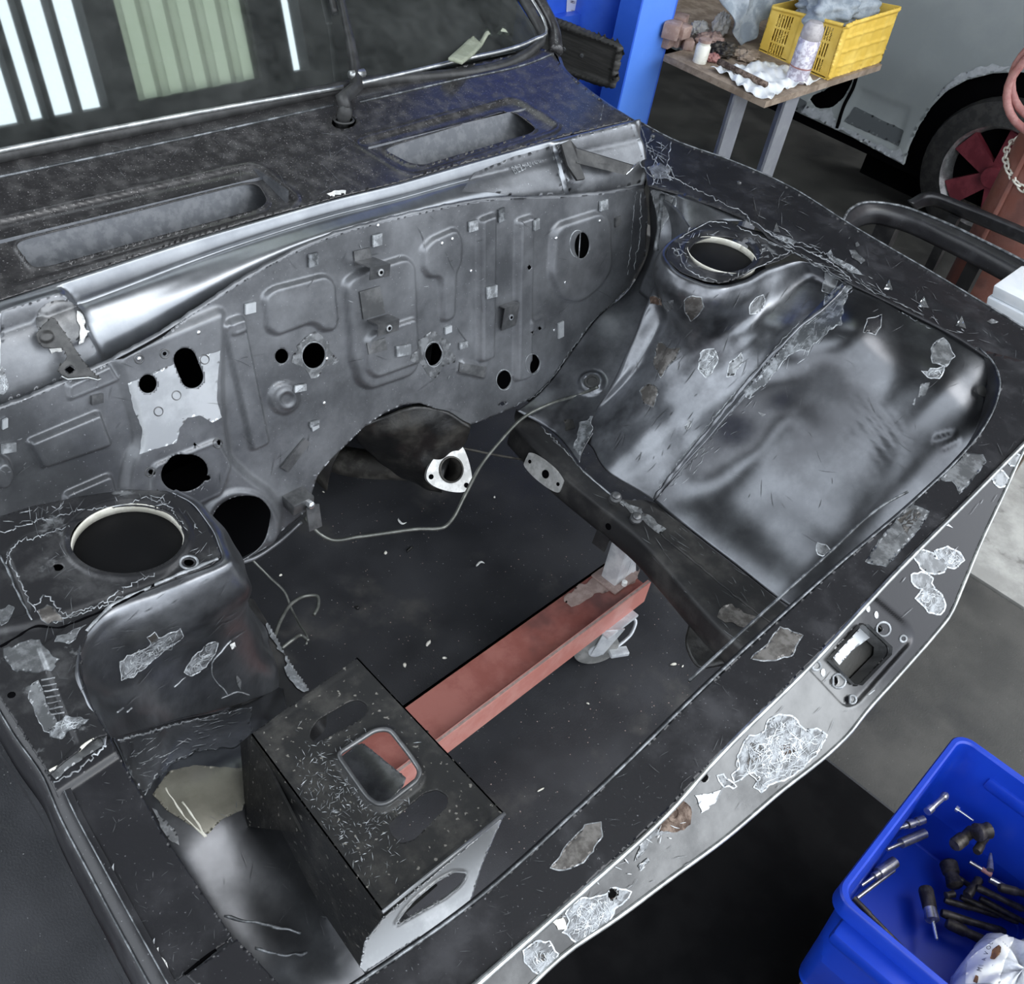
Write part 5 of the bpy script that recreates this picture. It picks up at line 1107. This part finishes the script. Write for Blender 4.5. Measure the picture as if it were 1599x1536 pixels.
tool('deep_socket','thick grey deep socket with a short bit near the tub corner',1345,1382,1398,1345,.25,[('bit',[(0,.003),(.36,.003)]),('collar',[(.36,.007),(.5,.007)]),('barrel',[(.5,.0105),(.98,.0105),(1,.008)])],'tool_steel')
tool('steel_rod','thin steel rod under the deep socket in the tub corner',1338,1402,1396,1358,.235,[[(0,.004),(1,.004)]],'tool_steel')
tool('flat_bar','light flat punch leaning on the long tub wall',1347,1362,1372,1332,.27,[[(0,.004),(.5,.0055),(1,.005)]],'tool_steel')
tool('long_rod','long dull rod lying along the short tub wall',1333,1402,1415,1486,.25,[[(0,.005),(.3,.0055),(.32,.0045),(1,.0045)]],'tool_dark')
tool('small_bolt','small bright bolt alone on the blue tub floor',1492,1261,1520,1281,.225,[('head',[(0,.0055),(.18,.0055)]),('shank',[(.18,.0022),(1,.0018)])],'bright_metal')
tool('drill_driver_bit','black handled driver bit with a silver tip in mid tub',1445,1386,1463,1468,.25,[('grip',[(0,.011),(.05,.013),(.4,.012)]),('collar',[(.4,.011),(.62,.012),(.66,.007)]),('bit',[(.66,.0035),(.98,.003),(1,.001)])],'tool_dark',['tool_dark','tool_steel','bright_metal'])
tool('blue_screwdriver','grey-blue tapered bit standing against dark tools',1547,1332,1546,1358,.28,[[(0,.002),(.6,.005),(1,.006)]],'tool_steel')
tool('red_collar_bit','thin driver bit with a red collar on the dark tools',1514,1345,1552,1368,.28,[('tip',[(0,.0035),(.5,.0035)]),('collar',[(.5,.0045),(.9,.0045)])],'tool_steel',['tool_steel','hose_red'])
tool('steel_sleeve','short grey sleeve on the pile right of the red collar bit',1545,1372,1578,1390,.27,[[(0,.006),(1,.006)]],'tool_steel')
dk=[(1490,1320,1520,1296,.012),(1524,1300,1545,1296,.016),(1525,1330,1540,1305,.008),(1480,1345,1492,1385,.016),(1494,1370,1518,1384,.006),(1510,1398,1530,1372,.009),(1525,1385,1599,1420,.007),(1500,1400,1590,1440,.006),(1475,1405,1560,1430,.006),(1470,1425,1570,1455,.008),(1530,1402,1620,1450,.006),(1478,1440,1540,1470,.010),(1490,1395,1476,1398,.007),(1560,1385,1620,1400,.008)]
dn=['dark blocky clamp at the top of the dark tool pile','dark round-headed tool at the top right of the pile','dark stem below the round-headed tool','brown curved tool body on the left of the pile','small steel pin across the brown tool body','dark hook-shaped piece in the middle of the pile','dark rod running to the right, topmost of the rods','dark rod running to the right, second of the rods','dark rod running to the right, third of the rods','dark thick rod near the bag, lowest of the rods','dark rod leaving the picture at the right edge','dull olive block near the plastic bag','small grey nut left of the rods','dark rod end by the right tub wall']
for (x0,y0,x1,y1,r),lab in zip(dk,dn): tool('dark_tool',lab,x0,y0,x1,y1,.235+r+.01*random.random(),[[(0,r*.8),(.08,r),(.45,r*random.uniform(.8,1)),(.5,r*.75),(.93,r*.9),(1,r*.6)]],'tool_dark')
# plastic bag with print
bg_=thing('plastic_bag','clear and white printed plastic bag in the near corner of the tub','bag',tuple(at(1560,1520,.24)))
cb=at(1560,1545,.30); nu,nv=36,24; G=np.zeros((nv,nu,3))
for i in range(nv):
    for j in range(nu):
        a=2*math.pi*j/(nu-1); b=math.pi*(i/(nv-1)); r=1+.07*math.sin(5*a+2*b)+.05*math.sin(9*a-4*b)
        G[i,j]=cb+np.array([.095*r*math.sin(b)*math.cos(a),.06*r*math.sin(b)*math.sin(a),.07*r*math.cos(b)])
fb=gridmesh('film',G,'bag_film',bg_); cBg=Cast(fb)
patch('printed_panel',[(1512,1500),(1530,1484),(1558,1466),(1575,1458),(1590,1456),(1578,1480),(1568,1505),(1560,1536),(1508,1536)],cBg,'bag_print',bg_,.3,step=3,off=.0015)
patch('leaf_mark',[(1548,1499),(1552,1484),(1560,1476),(1565,1480),(1562,1492),(1555,1501)],cBg,'ink_brown',bg_,.8,step=2,off=.0025)
patch('leaf_mark',[(1520,1533),(1524,1523),(1529,1525),(1527,1538)],cBg,'ink_brown',bg_,.4,step=2,off=.0025)
for i,ch_ in enumerate('MIAVOL'):
    x=1533+i*3.6; y=1519-i*8.6
    try:
        c_=bpy.data.curves.new('print','FONT'); c_.body=ch_; c_.size=.0105; to=bpy.data.objects.new('print',c_); COL.objects.link(to); dg=bpy.context.evaluated_depsgraph_get(); dg.update(); me=bpy.data.meshes.new_from_object(to.evaluated_get(dg)); bpy.data.objects.remove(to)
        l,nn=cBg.one(x,y); l2,_=cBg.one(x+3.6,y-8.6); ux=_n(l2-l); uy=np.cross(nn,ux)
        for v in me.vertices: c=np.array(v.co); v.co=Vector(l+ux*c[0]*.8+uy*c[1]+nn*.0028)
        link('print_letter',me,'ink',bg_,False)
    except Exception as e_: print('letter',e_)

# ------------------------------------------------------------------ lift column behind
lift=thing('lift_column','bright blue steel lift column with a dark rubber door pad','lift column',(2.56,1.85,0))
boxes('column_face',[((2.47,1.70,0),(2.63,1.712,3.0))],'lift_blue_lit',lift)
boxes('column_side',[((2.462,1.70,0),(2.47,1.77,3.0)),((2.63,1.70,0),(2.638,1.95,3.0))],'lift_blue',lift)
lathe('inner_cylinder',[(0,.095),(3.0,.095)],(2.60,1.93,0),(0,0,1),'lift_blue',lift,32)
cb2=boxes('carriage',[((2.38,1.96,.5),(2.56,2.14,2.6))],'lift_blue',lift)
boxes('carriage_ledge',[((2.36,1.93,.80),(2.57,1.97,.83))],'lift_blue',lift)
LB=Plane((0,1.958,0),(0,-1,0)); lbm=panel('notice_plate',LB,[(887,-40),(934,-40),(928,42),(884,29)],'label_white',lift,step=5); 
for i in range(9):
    y=-30+i*7.5
    for j in range(4):
        if random.random()<.2: continue
        x=891+j*10+random.uniform(-1,1); panel('notice_character',LB,[(x,y+j*2),(x+7,y+2+j*2),(x+6,y+6+j*2),(x-1,y+4+j*2)],'ink' if random.random()<.75 else 'can_cap',lbm,off=.001,step=2) if y<16 else None
padP=Plane((2.36,0,0),(-1,-.1,0))
pp=[(842,28),(968,72),(956,133),(905,118),(850,100)]
pad=panel('rubber_pad',padP,pp,'pad_rubber',lift,relief=addf(bead(s_poly(pp),.008,9),lambda x,y:.0012*np.sin((y-.33*x)*1.1)),step=2.5,thick=.02)
for x,y in ((881,76),(909,87)): l,nn=Cast(pad).one(x,y); lathe('screw',[(0,.006),(.003,.006),(.004,.003)],l,nn,'bright_metal',pad,12)
boxes('dark_bracket',[((2.3,2.06,.3),(2.37,2.2,1.6))],'cabin_dark',lift)

# ------------------------------------------------------------------ work bench and what lies on it
ben=thing('work_bench','wooden topped bench on grey steel legs in front of the silver car','bench',(2.85,1.6,0))
HT=.80
slab('bench_top',[np.array(p+(HT-.018,)) for p in ((2.575,1.305),(3.25,1.305),(3.25,2.2),(2.72,2.2),(2.72,1.66),(2.575,1.66))],(0,0,.018),'wood_top',ben)
for x0,y0,x1,y1 in ((1148,140,1176,146),(1222,152,1260,140)):
    a=at(x0,y0,HT-.02); b=at(x1,y1,HT-.02); c=(a+b)/2; hw=abs(b[0]-a[0])/2+.015
    lg=slab('leg',[np.array([c[0]+u_,c[1]+v_,0]) for u_,v_ in ((-.045,-.004),(.03,-.004),(.03,.05),(.022,.05),(.022,.004),(-.045,.004))],(0,0,HT-.018),'leg_steel',ben)
for yy in (2.1,):
    for xx in (2.78,3.15): boxes('leg',[((xx-.03,yy,0),(xx+.03,yy+.006,HT-.018))],'leg_steel',ben)
# yellow crate
cr8=thing('plastic_crate','yellow ventilated plastic crate standing on the bench','crate',(3.08,1.42,HT))
fA=[(1207,8),(1319,36),(1290,125),(1182,86)]; fC=[(1319,36),(1406,10),(1375,98),(1290,125)]
XA=Xp(at(1290,125,HT)[0]); YC=Yp(at(1290,125,HT)[1])
def bil(Q,u,v): Q=np.array(Q,float); return (Q[0]*(1-u)+Q[1]*u)*(1-v)+(Q[3]*(1-u)+Q[2]*u)*v
hs=[]
for ub,n_ in ((.13,6),(.69,6)):
    for v0,v1 in ((.14,.36),(.42,.64),(.70,.90)):
        for k in range(n_):
            u=ub+k*.036; a=bil(fA,u,v0); b=bil(fA,u,v1); hs.append(s_cap(a[0],a[1],b[0],b[1],1.1))
pa=panel('slotted_side',XA,fA,'crate_yellow',cr8,hs,addf(bump(s_poly([bil(fA,.42,.08),bil(fA,.62,.08),bil(fA,.62,.95),bil(fA,.42,.95)]),.004,4),bump(s_poly([bil(fA,0,0),bil(fA,1,0),bil(fA,1,.07),bil(fA,0,.07)]),.008,3)),step=1.6,thick=.004)
rl=[]
for u in np.linspace(.2,.8,4):
    a=bil(fC,u,.15); b=bil(fC,u,.9); rl.append(bead(s_cap(a[0],a[1],b[0],b[1],.6),.003,2.5))
for v in (.3,.55,.8):
    a=bil(fC,.12,v); b=bil(fC,.92,v); rl.append(bead(s_cap(a[0],a[1],b[0],b[1],.6),.003,2.5))
rl.append(bump(s_poly([bil(fC,0,0),bil(fC,1,0),bil(fC,1,.08),bil(fC,0,.08)]),.008,3)); rl.append(bump(s_poly([bil(fC,0,0),bil(fC,.1,0),bil(fC,.1,1),bil(fC,0,1)]),.006,3))
pcx=panel('ribbed_side',YC,fC,'crate_yellow',cr8,(),addf(*rl),step=1.8,thick=.004)
P0=XA(*fA[0]);P1=XA(*fA[1]);P2=YC(*fC[1]);P3=np.array([P2[0],P0[1],P0[2]])
zb=HT; hgt=P1[2]
for a,b in ((P0,P3),(P3,P2)):
    slab('far_side',[np.array([a[0],a[1],zb+.001]),np.array([b[0],b[1],zb+.001]),b,a],(.003,.003,0),'crate_yellow',cr8)
slab('crate_floor',[np.array([P1[0],P1[1],zb+.004]),np.array([P2[0]-.02,P1[1],zb+.004]),np.array([P2[0]-.02,P0[1],zb+.004]),np.array([P1[0],P0[1],zb+.004])],(0,0,.003),'crate_yellow',cr8)
def cloth(name,label,c,rx,ry,rz,mat,seed,cat='rag',grp=None):
    rnd=np.random.RandomState(seed); ph=rnd.uniform(0,6,8); G=np.zeros((34,60,3))
    for i in range(34):
        for j in range(60):
            a=2*math.pi*j/59; b=math.pi*i/33; r=1+.16*math.sin(3*a+ph[0])*math.sin(b)+.12*math.sin(7*a+3*b+ph[1])+.08*math.sin(11*a-6*b+ph[2])+.06*math.sin(17*b+4*a+ph[3]); r=r if 0<i<33 else 1
            G[i,j]=np.array(c)+np.array([rx*r*math.sin(b)*math.cos(a),ry*r*math.sin(b)*math.sin(a),rz*r*math.cos(b)])
    o=gridmesh(name,G,mat); tag(o,label,cat,grp); return o
cx_=(P1+P3)/2; pcz=P1[2]
cloth('grey_rag','bundled grey-blue rag heaped in the yellow crate',(cx_[0]-.01,cx_[1]-.0,pcz-.01),.16,.09,.07,'cloth_grey',3)
# rag draped over the left of the crate
rows=[[YC(x,y) if False else Plane((0,1.60,0),(0,-1,0))(x,y) for x,y in r] for r in ([(1130,-30),(1150,-30),(1200,-30),(1250,-30)],[(1130,0),(1145,5),(1190,5),(1235,8)],[(1140,30),(1150,35),(1180,30),(1205,20)],[(1150,55),(1158,58),(1172,45),(1185,38)],[(1158,68),(1163,72),(1170,66),(1176,58)])]
dr=gridmesh('grey_rag',loft(rows,50,50),'cloth_grey',None,disp=lambda x,y:.018*np.sin(x*.11+y*.05)+.008*np.sin(x*.3)); solid(dr,.004); tag(dr,'grey-blue cloth with an eyelet hanging down beside the yellow crate','rag')
# spray can
sc_=at(1243,126,HT); can=thing('spray_can','violet and white aerosol spray can on the crumpled paper','spray can',tuple(sc_))
lathe('can_body',[(0,.028),(.003,.031),(.115,.031),(.118,.029)],sc_,(0,0,1),'can_body',can,28); lathe('can_cap',[(.118,.029),(.122,.031),(.148,.029),(.163,.020),(.165,.010)],sc_,(0,0,1),'can_cap',can,28); lathe('can_band',[(.040,.0314),(.044,.0314)],sc_,(0,0,1),'hose_red',can,28,False)
# crumpled paper with a file on it
pz=Zp(HT+.004); pp_=[(1108,108),(1150,103),(1200,98),(1222,103),(1248,115),(1280,128),(1225,138),(1203,158),(1180,150),(1150,133),(1142,122)]
pw=panel('crumpled_paper',pz,pp_,'paper',None,(),lambda x,y:.004*np.sin(x*.17+.31*y+2*np.sin(x*.06))+.003*np.sin(y*.42-.13*x+1.5*np.sin(y*.1))+.002*np.sin(x*.5-y*.37)+.004,step=2,thick=.001); tag(pw,'crumpled white paper on the bench corner under the spray can','paper')
f0=at(1122,96,HT+.016);f1=at(1197,133,HT+.014); fo_=tube('rusty_file',[f0,(f0+f1)/2,f1],.009,'rust',None,6); tag(fo_,'rusty flat bar lying across the crumpled paper','bar')
jar=thing('small_jar','small dusty tin jar at the left of the bench','jar',tuple(at(1092,97,HT))); jc=at(1092,97,HT); lathe('jar_body',[(0,.020),(.045,.021),(.05,.017),(.056,.018)],jc,(0,0,1),'cream_edge',jar,20); lathe('lid',[(.056,.018),(.064,.018)],jc,(0,0,1),'brick_dust',jar,20)
bl=[(1038,72,.05,.2),(1052,70,.05,.3),(1046,58,.06,.5),(1062,58,.05,.1),(1056,46,.06,.4),(1072,76,.04,.8),(1036,50,.05,.2)]
bn=['dusty brick block nearest the blue column','dusty brick block in front, second from the column','dusty brick block at the middle of the pile','dusty brick block at the right of the pile','dusty brick block on top of the pile','dusty small brick block beside the tin jar','dusty brick block behind, next to the column']
for (x,y,s,a),lab in zip(bl,bn):
    c=at(x,y,HT+ (.0 if y>62 else .035)); o=box('brick_block',c-np.array([s/2,s*.4,0]),c+np.array([s/2,s*.4,s*.7]),'brick_dust',None,.004,rot=a); tag(o,lab,'block','dusty blocks on the bench')
for (x,y,rx,rz,mt,lab) in ((1092,45,.035,.02,'cloth_white','white work glove with dark grip behind the tin jar'),(1125,40,.03,.035,'cloth_white','cream crumpled cloth hanging over the tools'),(1110,62,.05,.018,'brick_dust','grey-brown crumpled glove beside the jar'),(1130,78,.05,.018,'tool_dark','dark tool heap behind the paper'),(1165,86,.05,.012,'wood_top','brown scrap offcuts beside the crate'),(1112,90,.03,.010,'hose_red','reddish rag beside the file')):
    c=at(x,y,HT+rz*.8); cloth('glove' if 'glove' in lab else 'rag',lab,c,rx,rx*.7,rz,mt,int(x),'glove' if 'glove' in lab else 'rag')
bc=at(1095,38,HT); bu=thing('white_bucket','pale grey plastic bucket at the back of the bench','bucket',(2.92,2.0,HT)); lathe('bucket_body',[(0,.085),(.2,.10),(.205,.105),(.22,.105)],(2.92,2.0,HT),(0,0,1),'tray_white',bu,32)

# ------------------------------------------------------------------ silver car behind
bc_=thing('silver_car','grey-silver car with primer patches parked behind the bench','car',(4.4,1.6,0))
XC=4.2; BX=Plane((XC,0,0),(-1,0,.12))
arch=[(1412,258),(1420,228),(1434,198),(1455,168),(1482,142),(1515,124),(1555,114),(1600,112),(1660,125),(1720,160)]
body=[(880,-10),(1000,52),(1100,100),(1180,140),(1251,178),(1330,214)]+arch+[(1800,160),(1800,-250),(800,-350)]
gap=[(1262,152),(1285,142),(1338,110),(1332,128),(1318,152),(1300,168),(1275,170)]
bd=panel('body_side',BX,body,'car_grey',bc_,[s_rpoly(gap,6)],addf(lambda x,y:.035*sm((60-(y-.46*(x-1100)))/120),bump(s_poly([(1345,140),(1420,170),(1400,232),(1312,192)]),-.006,8)),step=5,thick=.003)
cBC=Cast(bd)
patch('primer_strip',[(1250,165),(1300,172),(1306,196),(1330,205),(1370,225),(1400,236),(1405,226),(1412,256),(1330,212),(1252,178)],cBC,'car_primer',bd,1.6,step=3,off=.002)
patch('primer_arch',[(1458,160),(1470,140),(1495,120),(1530,104),(1560,100),(1580,104),(1550,112),(1510,126),(1480,146)],cBC,'car_primer',bd,1.5,step=3,off=.002)
patch('sill_trim',[(1335,166),(1412,204),(1404,228),(1318,190)],cBC,'car_grey_dark',bd,.4,step=3,off=.002)
patch('dark_sill',[(880,-8),(1000,52),(1100,99),(1251,176),(1262,160),(1110,80),(1000,25),(890,-30)],cBC,'car_grey_dark',bd,.3,step=4,off=.002)
tube('door_seam',[l for l in (cBC.one(x,y)[0] for x,y in ((1347,70),(1342,100),(1333,135),(1318,165),(1307,200))) if l is not None],.008,'void',bd,6,n=30)
boxes('dark_interior',[((4.28,-.5,.15),(4.35,4.5,1.3))],'void',bc_)
WC=np.array([4.22,1.10,.29])
ty=lathe('tyre',[(-.02,.20),(-.01,.26),(.0,.285),(.03,.295),(.16,.295),(.19,.285),(.2,.25),(.2,.2)],WC,(1,0,0),'tyre',bc_,48,False)
lathe('rim',[(.0,.205),(-.012,.205),(-.016,.198),(.0,.19),(.03,.18),(.06,.175)],WC,(1,0,0),'chrome_trim',ty,48,False)
lathe('wheel_disc',[(.06,.18),(.061,.0005)],WC,(1,0,0),'tool_dark',ty,32,False)
for k in range(5):
    a=k*2*math.pi/5+.5; d1=np.array([0,math.cos(a),math.sin(a)]); d2=np.array([0,-d1[2],d1[1]])
    slab('spoke',[WC+d1*.03+d2*.03+np.array([.02,0,0]),WC+d1*.18+d2*.05+np.array([.01,0,0]),WC+d1*.18-d2*.05+np.array([.01,0,0]),WC+d1*.03-d2*.03+np.array([.02,0,0])],(.03,0,0),'wheel_red',ty)
lathe('hub_cap',[(0,.04),(.03,.045)],WC,(1,0,0),'wheel_red',ty,20)
boxes('wheel_well',[((4.45,.6,.0),(4.5,1.7,1.0))],'void',bc_)
# ------------------------------------------------------------------ right edge: cylinder, panel, trays
gc=thing('gas_cylinder','rust-red gas cylinder at the right edge with a chain round it','gas cylinder',(3.45,.75,0))
gy=lathe('cylinder',[(0,.135),(.01,.14),(1.15,.14),(1.25,.11),(1.32,.04)],(3.47,.745,0),(0,0,1),'cylinder_rust',gc,40)
box('edge_strip',(3.33,.80,0),(3.345,.815,1.1),'cylinder_rust',gc,.004)
cGy=Cast(gy)
czl=cGy.one(1575,250)[0]
for i in range(40):
    a=2*math.pi*i/40; l=np.array([3.47+.149*math.cos(a),.745+.149*math.sin(a),czl[2]+.05*math.cos(a-.6)]); rd=np.array([math.cos(a),math.sin(a),0]); d=np.array([-math.sin(a),math.cos(a),-.3*math.sin(a-.6)]); d=_n(d); up=np.cross(d,rd) if i%2 else rd
    q=[l+d*.016*math.cos(t)+up*.009*math.sin(t) for t in np.linspace(0,2*math.pi,14,endpoint=False)]
    tube('chain_link',q,.0032,'cream_edge',gc,6,True)
hz=[Xp(3.2)(x,y) for x,y in ((1640,60),(1600,95),(1578,125),(1572,155),(1582,185),(1605,205),(1640,215))]
hz=[np.array([3.47,.745,1.33])]+hz+[np.array([3.36,.66,.75])]
tube('gas_hose',hz,.012,'hose_red',gc,10,n=40); tube('gas_hose',[p+np.array([.02,.01,.03]) for p in hz],.012,'hose_red',gc,10,n=40)
bp_=thing('bumper_strip','black plastic bumper leaning beyond the right wing','bumper',(3.2,.95,0))
U=[at(x,y,.56) for x,y in ((1316,345),(1328,326),(1350,316),(1400,320),(1470,345),(1540,378),(1612,414))]
L2=[at(x,y,.50) for x,y in ((1326,366),(1343,354),(1366,350),(1406,360),(1468,388),(1540,425),(1608,463))]
gb=loft([U,[u*.5+l*.5+np.array([-.01,-.01,.01]) for u,l in zip(U,L2)],L2],60,10); solid(gridmesh('bumper_skin',gb,'ledge_black',bp_),.006); tube('bumper_edge',U,.004,'dim_seam',bp_,6,n=50)
boxes('bumper_foot',[((U[3][0]-.01,U[3][1]-.03,0),(U[3][0]+.03,U[3][1]+.03,.5)),((U[5][0]-.01,U[5][1]-.02,0),(U[5][0]+.03,U[5][1]+.02,.5))],'rail_black',bp_)
U2=[at(x,y,.54) for x,y in ((1425,318),(1450,307),(1500,322),(1560,345),(1640,378))]; L3_=[at(x,y,.50) for x,y in ((1430,328),(1455,322),(1500,340),(1560,365),(1640,400))]
b2=thing('trim_panel','black flat trim panel behind the bumper, by the gas cylinder','panel',(3.5,.9,0)); solid(gridmesh('panel_skin',loft([U2,L3_],40,6),'ledge_black',b2),.02); boxes('panel_foot',[((U2[2][0],U2[2][1]-.01,0),(U2[2][0]+.03,U2[2][1]+.02,.5))],'rail_black',b2)
bk=thing('brown_crate','dark brown box under the black bumper','box',(2.8,.78,0)); box('crate_body',(2.68,.70,0),(2.9,.88,.42),'brown_card',bk,.004)
trc=at(1600,470,.42)
trn=['lowest white tray of the stack at the right edge','second white tray of the stack at the right edge','third white tray of the stack at the right edge','topmost white tray of the stack at the right edge']
for k in range(4):
    z=.41+k*.036; o=box('white_tray',(2.75,.28,z),(3.12,.585,z+.035),'tray_white',None,.006,taper=.95); tag(o,trn[k],'tray','stacked white trays')
stn=thing('tray_stool','dark wooden stool under the white trays','stool',(2.9,.43,0)); box('stool_top',(2.74,.27,.38),(3.13,.59,.409),'brown_card',stn,.004)
for sx_ in (2.77,3.1):
    for sy_ in (.30,.56): boxes('leg',[((sx_-.012,sy_-.012,0),(sx_+.012,sy_+.012,.38))],'brown_card',stn)
